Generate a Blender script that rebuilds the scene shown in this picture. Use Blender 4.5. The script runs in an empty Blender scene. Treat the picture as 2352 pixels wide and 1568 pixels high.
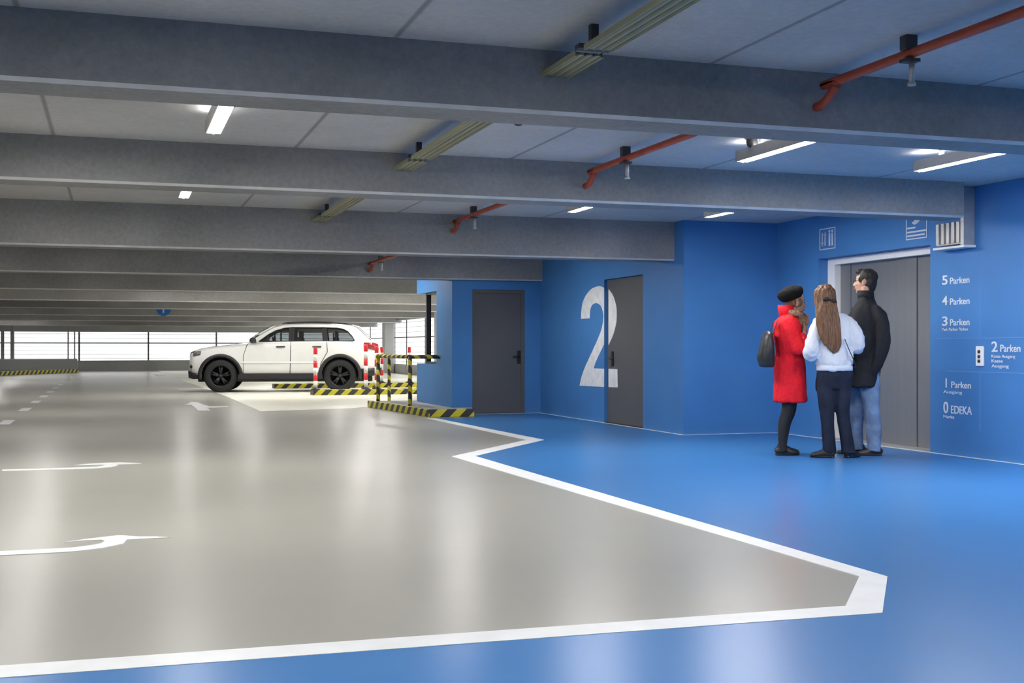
import bpy, bmesh, math, random
from mathutils import Vector, Matrix, noise
random.seed(7)
PI = math.pi
R = math.radians
scn = bpy.context.scene
COL = scn.collection

# ------------------------------------------------------------------ materials
def new_mat(name):
    m = bpy.data.materials.new(name); m.use_nodes = True
    nt = m.node_tree; b = nt.nodes['Principled BSDF']
    return m, nt, b

def mat(name, col, rough=0.5, metal=0.0, spec=0.5, vary=0.0, scale=6.0, bump=0.0, coat=0.0, stretch=None):
    m, nt, b = new_mat(name)
    b.inputs['Base Color'].default_value = (*col, 1)
    b.inputs['Roughness'].default_value = rough
    b.inputs['Metallic'].default_value = metal
    b.inputs['Specular IOR Level'].default_value = spec
    b.inputs['Coat Weight'].default_value = coat
    tc = nt.nodes.new('ShaderNodeTexCoord'); src = tc.outputs['Object']
    if stretch:
        mp = nt.nodes.new('ShaderNodeMapping'); mp.inputs['Scale'].default_value = stretch
        nt.links.new(src, mp.inputs['Vector']); src = mp.outputs['Vector']
    n = nt.nodes.new('ShaderNodeTexNoise'); n.inputs['Scale'].default_value = scale
    n.inputs['Detail'].default_value = 6
    nt.links.new(src, n.inputs['Vector'])
    if vary > 0:
        r = nt.nodes.new('ShaderNodeValToRGB')
        lo = [max(0, c * (1 - vary)) for c in col]; hi = [min(1, c * (1 + vary)) for c in col]
        r.color_ramp.elements[0].position = .3; r.color_ramp.elements[0].color = (*lo, 1)
        r.color_ramp.elements[1].position = .7; r.color_ramp.elements[1].color = (*hi, 1)
        nt.links.new(n.outputs['Fac'], r.inputs['Fac'])
        nt.links.new(r.outputs['Color'], b.inputs['Base Color'])
    if bump > 0:
        bp = nt.nodes.new('ShaderNodeBump'); bp.inputs['Strength'].default_value = bump
        bp.inputs['Distance'].default_value = .01
        nt.links.new(n.outputs['Fac'], bp.inputs['Height'])
        nt.links.new(bp.outputs['Normal'], b.inputs['Normal'])
    return m

def emis(name, col, strength):
    m, nt, b = new_mat(name)
    b.inputs['Base Color'].default_value = (0.8, 0.8, 0.8, 1)
    b.inputs['Emission Color'].default_value = (*col, 1)
    b.inputs['Emission Strength'].default_value = strength
    return m

def stripes(name, ca, cb, vec, duty=0.5, rough=.5):
    """two colours alternating along the direction vec (cycles per metre) in object space"""
    m, nt, b = new_mat(name)
    b.inputs['Roughness'].default_value = rough
    tc = nt.nodes.new('ShaderNodeTexCoord')
    d = nt.nodes.new('ShaderNodeVectorMath'); d.operation = 'DOT_PRODUCT'
    d.inputs[1].default_value = vec
    nt.links.new(tc.outputs['Object'], d.inputs[0])
    f = nt.nodes.new('ShaderNodeMath'); f.operation = 'FRACT'
    nt.links.new(d.outputs['Value'], f.inputs[0])
    g = nt.nodes.new('ShaderNodeMath'); g.operation = 'GREATER_THAN'; g.inputs[1].default_value = duty
    nt.links.new(f.outputs[0], g.inputs[0])
    mx = nt.nodes.new('ShaderNodeMix'); mx.data_type = 'RGBA'
    mx.inputs['A'].default_value = (*ca, 1); mx.inputs['B'].default_value = (*cb, 1)
    nt.links.new(g.outputs[0], mx.inputs['Factor'])
    nt.links.new(mx.outputs['Result'], b.inputs['Base Color'])
    return m

def concrete(name, col, joints=False, vary=.16, rough=.85):
    m, nt, b = new_mat(name)
    b.inputs['Roughness'].default_value = rough
    b.inputs['Specular IOR Level'].default_value = .25
    tc = nt.nodes.new('ShaderNodeTexCoord')
    n1 = nt.nodes.new('ShaderNodeTexNoise'); n1.inputs['Scale'].default_value = .8; n1.inputs['Detail'].default_value = 5
    n2 = nt.nodes.new('ShaderNodeTexNoise'); n2.inputs['Scale'].default_value = 22; n2.inputs['Detail'].default_value = 8
    n2.inputs['Roughness'].default_value = .75
    for n in (n1, n2): nt.links.new(tc.outputs['Object'], n.inputs['Vector'])
    ad = nt.nodes.new('ShaderNodeMath'); ad.operation = 'ADD'
    nt.links.new(n1.outputs['Fac'], ad.inputs[0]); nt.links.new(n2.outputs['Fac'], ad.inputs[1])
    r = nt.nodes.new('ShaderNodeMapRange')
    r.inputs['From Min'].default_value = .7; r.inputs['From Max'].default_value = 1.3
    r.inputs['To Min'].default_value = 1 - vary; r.inputs['To Max'].default_value = 1 + vary
    nt.links.new(ad.outputs[0], r.inputs['Value'])
    last = r.outputs['Result']
    if joints:                       # formwork joints of the slab, every 1.85 m across
        sp = nt.nodes.new('ShaderNodeSeparateXYZ'); nt.links.new(tc.outputs['Object'], sp.inputs[0])
        a = nt.nodes.new('ShaderNodeMath'); a.operation = 'MULTIPLY_ADD'
        a.inputs[1].default_value = 1 / 1.84; a.inputs[2].default_value = -1.40 / 1.84 + 10.5
        nt.links.new(sp.outputs['X'], a.inputs[0])
        f = nt.nodes.new('ShaderNodeMath'); f.operation = 'FRACT'; nt.links.new(a.outputs[0], f.inputs[0])
        s = nt.nodes.new('ShaderNodeMath'); s.operation = 'SUBTRACT'; s.inputs[1].default_value = .5
        nt.links.new(f.outputs[0], s.inputs[0])
        ab = nt.nodes.new('ShaderNodeMath'); ab.operation = 'ABSOLUTE'; nt.links.new(s.outputs[0], ab.inputs[0])
        g = nt.nodes.new('ShaderNodeMapRange')
        g.inputs['From Min'].default_value = .004; g.inputs['From Max'].default_value = .012
        g.inputs['To Min'].default_value = .55; g.inputs['To Max'].default_value = 1
        nt.links.new(ab.outputs[0], g.inputs['Value'])
        mu = nt.nodes.new('ShaderNodeMath'); mu.operation = 'MULTIPLY'
        nt.links.new(last, mu.inputs[0]); nt.links.new(g.outputs['Result'], mu.inputs[1]); last = mu.outputs[0]
    mx = nt.nodes.new('ShaderNodeVectorMath'); mx.operation = 'SCALE'
    mx.inputs[0].default_value = col
    nt.links.new(last, mx.inputs['Scale'])
    nt.links.new(mx.outputs['Vector'], b.inputs['Base Color'])
    bp = nt.nodes.new('ShaderNodeBump'); bp.inputs['Strength'].default_value = .15; bp.inputs['Distance'].default_value = .01
    nt.links.new(n2.outputs['Fac'], bp.inputs['Height']); nt.links.new(bp.outputs['Normal'], b.inputs['Normal'])
    return m

def coated_floor(name, col, rough, spec=.5):
    m, nt, b = new_mat(name)
    tc = nt.nodes.new('ShaderNodeTexCoord')
    n1 = nt.nodes.new('ShaderNodeTexNoise'); n1.inputs['Scale'].default_value = .5; n1.inputs['Detail'].default_value = 4
    n2 = nt.nodes.new('ShaderNodeTexNoise'); n2.inputs['Scale'].default_value = 90; n2.inputs['Detail'].default_value = 3
    for n in (n1, n2): nt.links.new(tc.outputs['Object'], n.inputs['Vector'])
    r = nt.nodes.new('ShaderNodeMapRange')
    r.inputs['From Min'].default_value = .3; r.inputs['From Max'].default_value = .7
    r.inputs['To Min'].default_value = .95; r.inputs['To Max'].default_value = 1.05
    nt.links.new(n1.outputs['Fac'], r.inputs['Value'])
    mx = nt.nodes.new('ShaderNodeVectorMath'); mx.operation = 'SCALE'; mx.inputs[0].default_value = col
    nt.links.new(r.outputs['Result'], mx.inputs['Scale']); nt.links.new(mx.outputs['Vector'], b.inputs['Base Color'])
    b.inputs['Roughness'].default_value = rough
    b.inputs['Specular IOR Level'].default_value = spec
    bp = nt.nodes.new('ShaderNodeBump'); bp.inputs['Strength'].default_value = .03; bp.inputs['Distance'].default_value = .002
    nt.links.new(n2.outputs['Fac'], bp.inputs['Height']); nt.links.new(bp.outputs['Normal'], b.inputs['Normal'])
    return m

def translucent(name, col):
    m, nt, b = new_mat(name)
    b.inputs['Base Color'].default_value = (*col, 1); b.inputs['Roughness'].default_value = .6
    t = nt.nodes.new('ShaderNodeBsdfTranslucent'); t.inputs['Color'].default_value = (*col, 1)
    mx = nt.nodes.new('ShaderNodeMixShader'); mx.inputs['Fac'].default_value = .7
    nt.links.new(b.outputs[0], mx.inputs[1]); nt.links.new(t.outputs[0], mx.inputs[2])
    nt.links.new(mx.outputs[0], nt.nodes['Material Output'].inputs['Surface'])
    return m

def glass(name, col, alpha_mix):
    m, nt, b = new_mat(name)
    nt.nodes.remove(b)
    out = nt.nodes['Material Output']
    t = nt.nodes.new('ShaderNodeBsdfTransparent'); t.inputs['Color'].default_value = (*col, 1)
    g = nt.nodes.new('ShaderNodeBsdfGlossy'); g.inputs['Roughness'].default_value = .03
    mx = nt.nodes.new('ShaderNodeMixShader'); mx.inputs['Fac'].default_value = alpha_mix
    nt.links.new(t.outputs[0], mx.inputs[1]); nt.links.new(g.outputs[0], mx.inputs[2])
    nt.links.new(mx.outputs[0], out.inputs['Surface'])
    return m

BLUE = (.064, .225, .53)
M = dict(
    ceil=concrete('slab concrete', (.52, .515, .51), joints=True),
    edge=mat('beam edge highlight', (.62, .62, .61), .4, vary=.1), beam=concrete('beam concrete', (.30, .295, .29), vary=.24),  # edge: bright lower beam edges put into the colour
    conc=concrete('pale concrete', (.42, .42, .41)),
    grey_floor=coated_floor('grey floor coating', (.42, .405, .355), .29, .10),
    blue_floor=coated_floor('blue floor coating', (.060, .215, .51), .29, .12),
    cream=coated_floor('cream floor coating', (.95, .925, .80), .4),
    white_paint=mat('white marking paint', (.92, .92, .91), .45, vary=.04),
    wall_blue=mat('blue wall paint', BLUE, .55, spec=.35, vary=.05, scale=1.5, bump=.04),
    line_blue=mat('pale blue line paint', (.13, .32, .70), .5),
    letter=mat('white vinyl', (.80, .82, .86), .5),
    numeral=mat('white numeral paint', (.90, .90, .90), .55, vary=.10, scale=9),
    door=mat('grey steel door', (.115, .115, .12), .5, spec=.4, vary=.05, scale=2),
    lift=mat('lift door steel', (.24, .24, .25), .42, metal=.35, vary=.04, scale=1.5, stretch=(1, 12, .4)),
    frame_white=mat('white frame', (.90, .90, .89), .4),
    black=mat('black metal', (.012, .012, .014), .45),
    dark=mat('dark grey plastic', (.04, .04, .045), .5),
    steel=mat('grey steel', (.38, .39, .40), .45, metal=.3),
    galv=mat('galvanised steel', (.50, .50, .49), .5, metal=.5, vary=.1, scale=8),
    housing=mat('light housing', (.40, .39, .38), .45),
    tray=stripes('yellow cable tray', (.36, .345, .20), (.20, .195, .15), (22, 0, 0), .45, .5),
    tray_side=mat('tray side', (.34, .325, .19), .5),
    pipe=mat('red pipe paint', (.42, .06, .025), .5, vary=.15),
    lamp=emis('lamp diffuser', (1, .985, .96), 170),
    uplight=emis('added uplight glow', (1, .985, .96), 10),  # glow added above the fixtures to brighten the ceiling
    kerb=stripes('kerb warning stripes', (.62, .56, .03), (.035, .035, .035), (3.2, 0, -3.2), .5),
    rail=stripes('rail warning stripes', (.66, .58, .04), (.04, .04, .04), (4.5, 4.5, 4.5), .42),
    red=mat('bollard red', (.70, .02, .03), .4), bwhite=mat('bollard white', (.85, .85, .84), .4),
    slat=translucent('facade slat', (.74, .75, .75)), reflector=mat('white reflector', (.86, .86, .86), .4), post=mat('facade post', (.20, .20, .195), .6),
    sign_blue=mat('sign blue', (.02, .16, .55), .4),
)

# ------------------------------------------------------------------ mesh helpers
def cap(bm, ring, flip=False):
    try:
        bm.faces.new(ring[::-1] if flip else ring)
    except ValueError:
        pass

def box(bm, x0, x1, y0, y1, z0, z1, bev=0.0, mi=0):
    vs = [bm.verts.new((x, y, z)) for z in (z0, z1) for (x, y) in ((x0, y0), (x1, y0), (x1, y1), (x0, y1))]
    fs = [bm.faces.new([vs[i] for i in q]) for q in ((3, 2, 1, 0), (4, 5, 6, 7), (0, 1, 5, 4), (1, 2, 6, 5), (2, 3, 7, 6), (3, 0, 4, 7))]
    for f in fs: f.material_index = mi
    if bev > 0:
        es = list({e for f in fs for e in f.edges})
        bmesh.ops.bevel(bm, geom=es, offset=bev, segments=2, profile=.5, affect='EDGES')

def prism(bm, poly, z0, z1, axes='xyz', mi=0):
    """polygon (counter-clockwise in its first two axes) extruded along the third"""
    def put(a, b, c):
        return {'xyz': (a, b, c), 'xzy': (a, c, b), 'yzx': (c, a, b)}[axes]
    lo = [bm.verts.new(put(a, b, z0)) for a, b in poly]; hi = [bm.verts.new(put(a, b, z1)) for a, b in poly]
    fl = []
    fl.append(bm.faces.new(lo[::-1])); fl.append(bm.faces.new(hi))
    n = len(poly)
    for i in range(n):
        fl.append(bm.faces.new((lo[i], lo[(i + 1) % n], hi[(i + 1) % n], hi[i])))
    for f in fl: f.material_index = mi
    bmesh.ops.recalc_face_normals(bm, faces=fl)

def catmull(pts, k):
    """pts: list of equal-length tuples, k samples per span"""
    out = []
    n = len(pts)
    for i in range(n - 1):
        p0, p1, p2, p3 = pts[max(i - 1, 0)], pts[i], pts[i + 1], pts[min(i + 2, n - 1)]
        for j in range(k):
            t = j / k
            out.append(tuple(.5 * (2 * b + (c - a) * t + (2 * a - 5 * b + 4 * c - d) * t * t + (3 * b - a - 3 * c + d) * t ** 3)
                             for a, b, c, d in zip(p0, p1, p2, p3)))
    out.append(tuple(pts[-1]))
    return out

def tube(bm, pts, segs=12, k=4, ref=(0, 0, 1), mi=0, round_ends=False):
    """pts: (x, y, z, ra[, rb]); ra along the frame's first axis, rb along the second"""
    P = [tuple(p) if len(p) == 5 else (*p, p[3]) for p in pts]
    if k > 1: P = catmull(P, k)
    rings = []
    nrm = None
    for i, p in enumerate(P):
        a = Vector(P[max(i - 1, 0)][:3]); b = Vector(P[min(i + 1, len(P) - 1)][:3])
        t = (b - a).normalized()
        if nrm is None:
            rf = Vector(ref)
            if abs(rf.dot(t)) > .95: rf = Vector((1, 0, 0)) if abs(t.x) < .9 else Vector((0, 1, 0))
            nrm = (rf - t * rf.dot(t)).normalized()
        else:
            nrm = (nrm - t * nrm.dot(t)).normalized()
        bi = t.cross(nrm)
        c = Vector(p[:3])
        rings.append([bm.verts.new(c + nrm * (p[3] * math.cos(2 * PI * j / segs)) + bi * (p[4] * math.sin(2 * PI * j / segs))) for j in range(segs)])
    fs = []
    for r0, r1 in zip(rings, rings[1:]):
        for j in range(segs):
            fs.append(bm.faces.new((r0[j], r0[(j + 1) % segs], r1[(j + 1) % segs], r1[j])))
    fs.append(bm.faces.new(rings[0][::-1])); fs.append(bm.faces.new(rings[-1]))
    for f in fs: f.material_index = mi; f.smooth = True

def cyl(bm, p0, p1, r, segs=16, mi=0, r1=None):
    tube(bm, [(*p0, r), (*p1, r if r1 is None else r1)], segs, 1, mi=mi)

def rings_z(bm, rings, segs=28, k=3, n=2.0):
    """horizontal superellipse rings: (z, cx, cy, rx, ry, turn)"""
    P = catmull([tuple(r) for r in rings], k) if k > 1 else rings
    vr = []
    for z, cx, cy, rx, ry, a in P:
        row = []
        for j in range(segs):
            t = 2 * PI * j / segs
            ct, st = math.cos(t), math.sin(t)
            x = rx * math.copysign(abs(ct) ** (2 / n), ct); y = ry * math.copysign(abs(st) ** (2 / n), st)
            row.append(bm.verts.new((cx + x * math.cos(a) - y * math.sin(a), cy + x * math.sin(a) + y * math.cos(a), z)))
        vr.append(row)
    fs = []
    for r0, r1 in zip(vr, vr[1:]):
        for j in range(segs):
            fs.append(bm.faces.new((r0[j], r0[(j + 1) % segs], r1[(j + 1) % segs], r1[j])))
    fs.append(bm.faces.new(vr[0][::-1])); fs.append(bm.faces.new(vr[-1]))
    bmesh.ops.recalc_face_normals(bm, faces=fs)
    for f in fs: f.smooth = True

def ball(bm, c, rx, ry, rz, rot=None, seg=20, mi=0):
    m = Matrix.Translation(c) @ (rot.to_4x4() if rot else Matrix.Identity(4)) @ Matrix.Diagonal((rx, ry, rz, 1))
    r = bmesh.ops.create_uvsphere(bm, u_segments=seg, v_segments=max(8, seg // 2 + 2), radius=1, matrix=m)
    for f in {f for v in r['verts'] for f in v.link_faces}: f.smooth = True; f.material_index = mi

def lathe(bm, prof, c, axis='z', segs=32, mi=0, ends=True):
    rows = []
    for r, h in prof:
        row = []
        for j in range(segs):
            a = 2 * PI * j / segs
            p = (r * math.cos(a), r * math.sin(a), h)
            if axis == 'y': p = (p[0], p[2], p[1])
            row.append(bm.verts.new((c[0] + p[0], c[1] + p[1], c[2] + p[2])))
        rows.append(row)
    fs = []
    for a, b in zip(rows, rows[1:]):
        for j in range(segs): fs.append(bm.faces.new((a[j], a[(j + 1) % segs], b[(j + 1) % segs], b[j])))
    if ends: fs.append(bm.faces.new(rows[0][::-1])); fs.append(bm.faces.new(rows[-1]))
    bmesh.ops.recalc_face_normals(bm, faces=fs)
    for f in fs: f.material_index = mi; f.smooth = True

def B(): return bmesh.new()

def mesh_from(bm, name):
    me = bpy.data.meshes.new(name); bm.to_mesh(me); bm.free(); return me

def obj(name, bm, mats, parent=None, loc=(0, 0, 0), rz=0.0, flat=None):
    me = bm if isinstance(bm, bpy.types.Mesh) else mesh_from(bm, name)
    o = bpy.data.objects.new(name, me); COL.objects.link(o)
    if len(me.materials): me.materials.clear()
    for m in (mats if isinstance(mats, (list, tuple)) else [mats]): me.materials.append(M[m] if isinstance(m, str) else m)
    o.location = loc; o.rotation_euler = (0, 0, rz)
    if parent: o.parent = parent
    if flat is not None:
        for p in me.polygons: p.use_smooth = not flat
    return o

def tag(o, label, cat, group=None):
    o['label'] = label; o['category'] = cat
    if group: o['group'] = group
    return o

def thing(name, label, cat, loc=(0, 0, 0), rz=0.0, group=None):
    o = bpy.data.objects.new(name, None); COL.objects.link(o)
    o.location = loc; o.rotation_euler = (0, 0, rz); o.empty_display_size = .1
    return tag(o, label, cat, group)

def struct(name, bm, mats, parent=None, label=None):
    o = obj(name, bm, mats, parent)
    if not parent: o['kind'] = 'structure'
    if label: o['label'] = label
    return o

def dup(root, loc, rz=None, label=None):
    r = root.copy(); COL.objects.link(r); r.location = loc
    if rz is not None: r.rotation_euler = (0, 0, rz)
    if label: r['label'] = label
    for ch in list(root.children):
        c = ch.copy(); COL.objects.link(c); c.parent = r
        for g in list(ch.children):
            d = g.copy(); COL.objects.link(d); d.parent = c
    return r

def applied(bm, mods, name):
    """mesh of bm after the modifiers that mods(ob) adds"""
    me = mesh_from(bm, name + '_src') if not isinstance(bm, bpy.types.Mesh) else bm
    ob = bpy.data.objects.new(name + '_src', me); COL.objects.link(ob)
    extra = mods(ob) or []
    dg = bpy.context.evaluated_depsgraph_get(); dg.update()
    res = bpy.data.meshes.new_from_object(ob.evaluated_get(dg), depsgraph=dg)
    for e in [ob] + extra:
        d = e.data; bpy.data.objects.remove(e); bpy.data.meshes.remove(d)
    return res

def organic(bm, voxel, smooth=4, fold=0.0, fscale=(5, 5, 2.2), name='form', amp2=0.0):
    """weld overlapping closed forms into one continuous skin"""
    def mods(ob):
        r = ob.modifiers.new('r', 'REMESH'); r.mode = 'VOXEL'; r.voxel_size = voxel
        s = ob.modifiers.new('s', 'SMOOTH'); s.factor = .5; s.iterations = smooth
    me = applied(bm, mods, name)
    if fold > 0:
        co = []
        for v in me.vertices:
            p = v.co
            q = Vector((p.x * fscale[0], p.y * fscale[1], p.z * fscale[2]))
            a = noise.noise(q) * fold + (noise.noise(q * 2.7) * amp2 if amp2 else 0)
            co.append(p + v.normal * a)
        for v, c in zip(me.vertices, co): v.co = c
    for p in me.polygons: p.use_smooth = True
    return me

def text_mesh(s, size, width=None, bold=0.0, depth=.002):
    cu = bpy.data.curves.new('lettering', 'FONT'); cu.body = s; cu.size = size
    cu.extrude = depth; cu.offset = bold
    ob = bpy.data.objects.new('lettering', cu); COL.objects.link(ob)
    dg = bpy.context.evaluated_depsgraph_get(); dg.update()
    me = bpy.data.meshes.new_from_object(ob.evaluated_get(dg), depsgraph=dg)
    bpy.data.objects.remove(ob); bpy.data.curves.remove(cu)
    if width and len(me.vertices):
        x0 = min(v.co.x for v in me.vertices); x1 = max(v.co.x for v in me.vertices)
        k = width / max(1e-6, x1 - x0)
        for v in me.vertices: v.co.x = (v.co.x - x0) * k
    return me

def wall_point(me, X, Y, Z):
    """lay a flat x/y mesh on a wall that faces -X: its x runs to -Y, its y runs up"""
    for v in me.vertices:
        a, b, c = v.co
        v.co = (X - c, Y - a, Z + b)
    return me

# ------------------------------------------------------------------ setting
H = 2.74            # slab underside
bm = B(); box(bm, -16, 11.9, -5, 60.2, -.3, 0); struct('floor', bm, 'grey_floor', label='light grey coated garage floor')
bm = B(); box(bm, -16, 11.9, -5, 60.4, H, H + .3); struct('ceiling', bm, 'ceil', label='concrete slab ceiling with straight joints')

# blue pedestrian floor and the white lines that edge it
OUT = [(4.78, 18.45), (4.91, 13.75), (3.40, 11.92), (3.58, 5.02), (3.07, 4.34), (-9.0, 4.62)]
INN = [(4.66, 18.45), (4.72, 13.78), (3.28, 11.94), (3.455, 5.07), (3.00, 4.505), (-9.0, 4.80)]
# the line's grey side INN, its blue side OUT
OUTB = [(4.80, 18.55), (4.93, 13.72), (3.52, 11.90), (3.58, 5.02), (3.07, 4.34), (-9.0, 4.62)]
bm = B()
poly = OUTB + [(-9, -4.5), (8.25, -4.5), (8.25, 13.95), (6.9, 13.95), (6.9, 19.4), (5.5, 19.4), (5.5, 18.55)]
prism(bm, poly, 0.0, .002); struct('floor_blue', bm, 'blue_floor', label='blue coated pedestrian floor')
bm = B()
for i in range(len(OUTB) - 1):
    q = [OUTB[i], OUTB[i + 1], INN[i + 1], INN[i]]
    prism(bm, q, 0.0, .004)
struct('floor_marking', bm, 'white_paint', label='white zigzag line edging the blue floor')
bm = B()
w = .035
for (x0, x1, y0, y1) in ((5.5, 6.9, 19.4 - w, 19.4), (6.9 - w, 6.9, 13.95, 19.4), (6.9 - w, 8.25, 13.95 - w, 13.95), (8.25 - w, 8.25, -4.5, 13.95)):
    box(bm, x0, x1, y0, y1, .0, .0045)
struct('baseboard_lobby', bm, 'white_paint', label='thin white line along the foot of the blue walls')
# cream coated ramp lane under the car
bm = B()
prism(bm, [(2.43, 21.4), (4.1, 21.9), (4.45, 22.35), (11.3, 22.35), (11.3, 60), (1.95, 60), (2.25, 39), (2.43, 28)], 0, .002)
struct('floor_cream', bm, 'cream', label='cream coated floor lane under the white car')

def arrow(name, pts, label):
    bm = B(); vs = [bm.verts.new((x, y, 0)) for x, y in pts]
    f = bm.faces.new(vs); r = bmesh.ops.extrude_face_region(bm, geom=[f])
    for v in [e for e in r['geom'] if isinstance(e, bmesh.types.BMVert)]: v.co.z = .004
    bmesh.ops.recalc_face_normals(bm, faces=bm.faces[:])
    return struct(name, bm, 'white_paint', label=label)
arrow('road_marking', [(-1.2, 7.05), (-0.58, 7.02), (-0.31, 7.02), (-0.2, 7.03), (-0.06, 7.1), (0.05, 7.22), (0.07, 7.36), (0.14, 7.37), (0.31, 7.37), (0.24, 7.43), (0.14, 7.46), (0.03, 7.55), (-0.04, 7.52), (-0.16, 7.46), (-0.27, 7.38), (-0.16, 7.41), (-0.07, 7.40), (-0.05, 7.35), (-0.07, 7.27), (-0.12, 7.22), (-0.21, 7.17), (-0.31, 7.16), (-0.45, 7.16), (-0.59, 7.16), (-1.2, 7.20)], 'curved white turn arrow painted nearest the camera')
arrow('road_marking', [(-0.96, 11.80), (-0.66, 11.78), (-0.35, 11.78), (-0.15, 11.81), (-0.03, 11.88), (0.02, 11.97), (0.04, 12.13), (0.25, 12.14), (0.22, 12.2), (0.06, 12.32), (-0.09, 12.32), (-0.28, 12.24), (-0.36, 12.17), (-0.19, 12.15), (-0.1, 12.12), (-0.08, 12.05), (-0.14, 11.95), (-0.35, 11.92), (-0.67, 11.91), (-0.97, 11.93)], 'curved white turn arrow painted beyond the first one')
arrow('road_marking', [(1.25, 24.17), (1.36, 24.5), (1.50, 25.5), (1.61, 25.3), (1.64, 24.3), (1.72, 23.45), (2.06, 23.45), (2.03, 23.12), (1.76, 22.95), (1.63, 23.0), (1.62, 21.9), (1.41, 21.95), (1.42, 23.2), (1.42, 24.1)], 'small white lane arrow on the floor before the white car')


bm = B()
ys = [19.45, 23.4, 26.5, 29.4, 32.4, 35.4, 38.4, 41.4, 44.4, 47.4, 50.4, 53.2]
for y in ys: prism(bm, [(-1.60, y - .55), (-1.44, y - .55), (-1.44, y + .55), (-1.60, y + .55)], 0, .004)
struct('floor_marking', bm, 'white_paint', label='dashed white lane line running to the far wall')
bm = B()
prism(bm, [(1.62, 33.2), (2.36, 33.2), (2.36, 33.55), (1.62, 33.55)], 0, .004)
prism(bm, [(1.55, 48.5), (1.95, 48.5), (1.95, 52), (1.55, 52)], 0, .004)
struct('floor_marking', bm, 'white_paint', label='short white stop dashes left of the car')

# ceiling beams
BEAMS = [(6.2, 2.39, -16, 8.25), (9.87, 2.39, -16, 7.92), (14.22, 2.24, -16, 6.9), (19.3, 2.24, -16, 6.92), (25.1, 2.24, -16, 11.7),
         (30.9, 2.24, -16, 11.7), (37.0, 2.24, -16, 11.7), (44.3, 2.22, -16, 11.7), (50.6, 2.16, -16, 11.7), (55.6, 2.05, -16, 11.7)]
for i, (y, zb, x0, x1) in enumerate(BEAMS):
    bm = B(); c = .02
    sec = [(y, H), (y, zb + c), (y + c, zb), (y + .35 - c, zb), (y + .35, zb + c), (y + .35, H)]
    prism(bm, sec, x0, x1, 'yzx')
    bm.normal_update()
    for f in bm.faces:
        if -.95 < f.normal.z < -.2: f.material_index = 1      # highlight along the lower edges, painted as a paler colour
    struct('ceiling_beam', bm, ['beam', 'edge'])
bm = B(); box(bm, -16, 11.9, 2.2, 2.55, 2.39, H); struct('ceiling_beam', bm, 'beam')

# blue lobby walls
bm = B()
box(bm, 8.25, 8.6, -5, 10.82, 0, H); box(bm, 8.25, 8.6, 12.97, 14.15, 0, H); box(bm, 8.25, 8.6, 10.82, 12.97, 2.21, H)
bmesh.ops.remove_doubles(bm, verts=bm.verts[:], dist=1e-4)
struct('wall_right', bm, 'wall_blue', label='blue wall with the lift and floor directory')
bm = B(); box(bm, 6.9, 8.25, 13.95, 14.15, 0, H); struct('wall_return', bm, 'wall_blue', label='blue wall face turning towards the lift')
bm = B()
box(bm, 6.9, 7.1, 14.15, 15.2, 0, H); box(bm, 6.9, 7.1, 16.58, 19.65, 0, H); box(bm, 6.9, 7.1, 15.2, 16.58, 2.12, H)
struct('wall_lobby', bm, 'wall_blue', label='blue wall carrying the large white 2')
bm = B()
box(bm, 5.34, 5.69, 19.4, 19.6, 0, 2.24); box(bm, 6.62, 6.9, 19.4, 19.6, 0, 2.24); box(bm, 5.69, 6.62, 19.4, 19.6, 2.09, 2.24)
struct('wall_end', bm, 'wall_blue', label='blue end wall around the far grey door')
bm = B()
box(bm, 5.34, 5.54, 19.6, 20.42, .12, 2.24); box(bm, 5.34, 5.54, 20.42, 21.86, .12, .82); box(bm, 5.34, 5.54, 20.42, 21.86, 2.10, H)
box(bm, 5.34, 5.54, 19.66, 20.42, 2.24, H)
struct('wall_booth', bm, 'wall_blue', label='blue booth wall with an open window corner')
bm = B()
box(bm, 5.36, 5.44, 21.18, 21.26, .84, 2.08); box(bm, 5.36, 5.50, 20.42, 21.26, .82, .86); box(bm, 5.36, 5.50, 20.42, 21.26, 2.06, 2.10)
struct('window_1', bm, 'black', label='black window frame in the blue booth wall')

# doors
d = B(); box(d, 5.69, 6.62, 19.44, 19.48, 0.012, 2.09)
d1 = struct('door_1', d, 'door', label='far grey steel door beside the striped kerb')
bm = B(); box(bm, 5.69, 5.75, 19.415, 19.439, 0.012, 2.03); box(bm, 6.56, 6.62, 19.415, 19.439, 0.012, 2.03); box(bm, 5.69, 6.62, 19.415, 19.439, 2.0301, 2.089)
obj('door_frame', bm, 'door', d1)
bm = B(); box(bm, 6.49, 6.55, 19.425, 19.44, .84, 1.06, .008); cyl(bm, (6.52, 19.44, .96), (6.52, 19.38, .96), .011); cyl(bm, (6.53, 19.385, .96), (6.40, 19.385, .96), .011)
obj('door_handle', bm, 'black', d1)
d = B(); box(d, 6.95, 6.99, 15.2, 16.58, .012, 2.12)
d2 = struct('door_2', d, 'door', label='grey steel door crossed by the large white 2')
bm = B(); box(bm, 6.93, 6.95, 16.34, 16.40, .84, 1.06, .006); cyl(bm, (6.95, 16.37, .95), (6.885, 16.37, .95), .011); cyl(bm, (6.89, 16.38, .95), (6.89, 16.24, .95), .011)
obj('door_handle', bm, 'black', d2)
bm = B(); box(bm, 6.9, 7.0, 15.2, 16.58, 0.0, .011); obj('threshold', bm, 'dark', d2)
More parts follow.
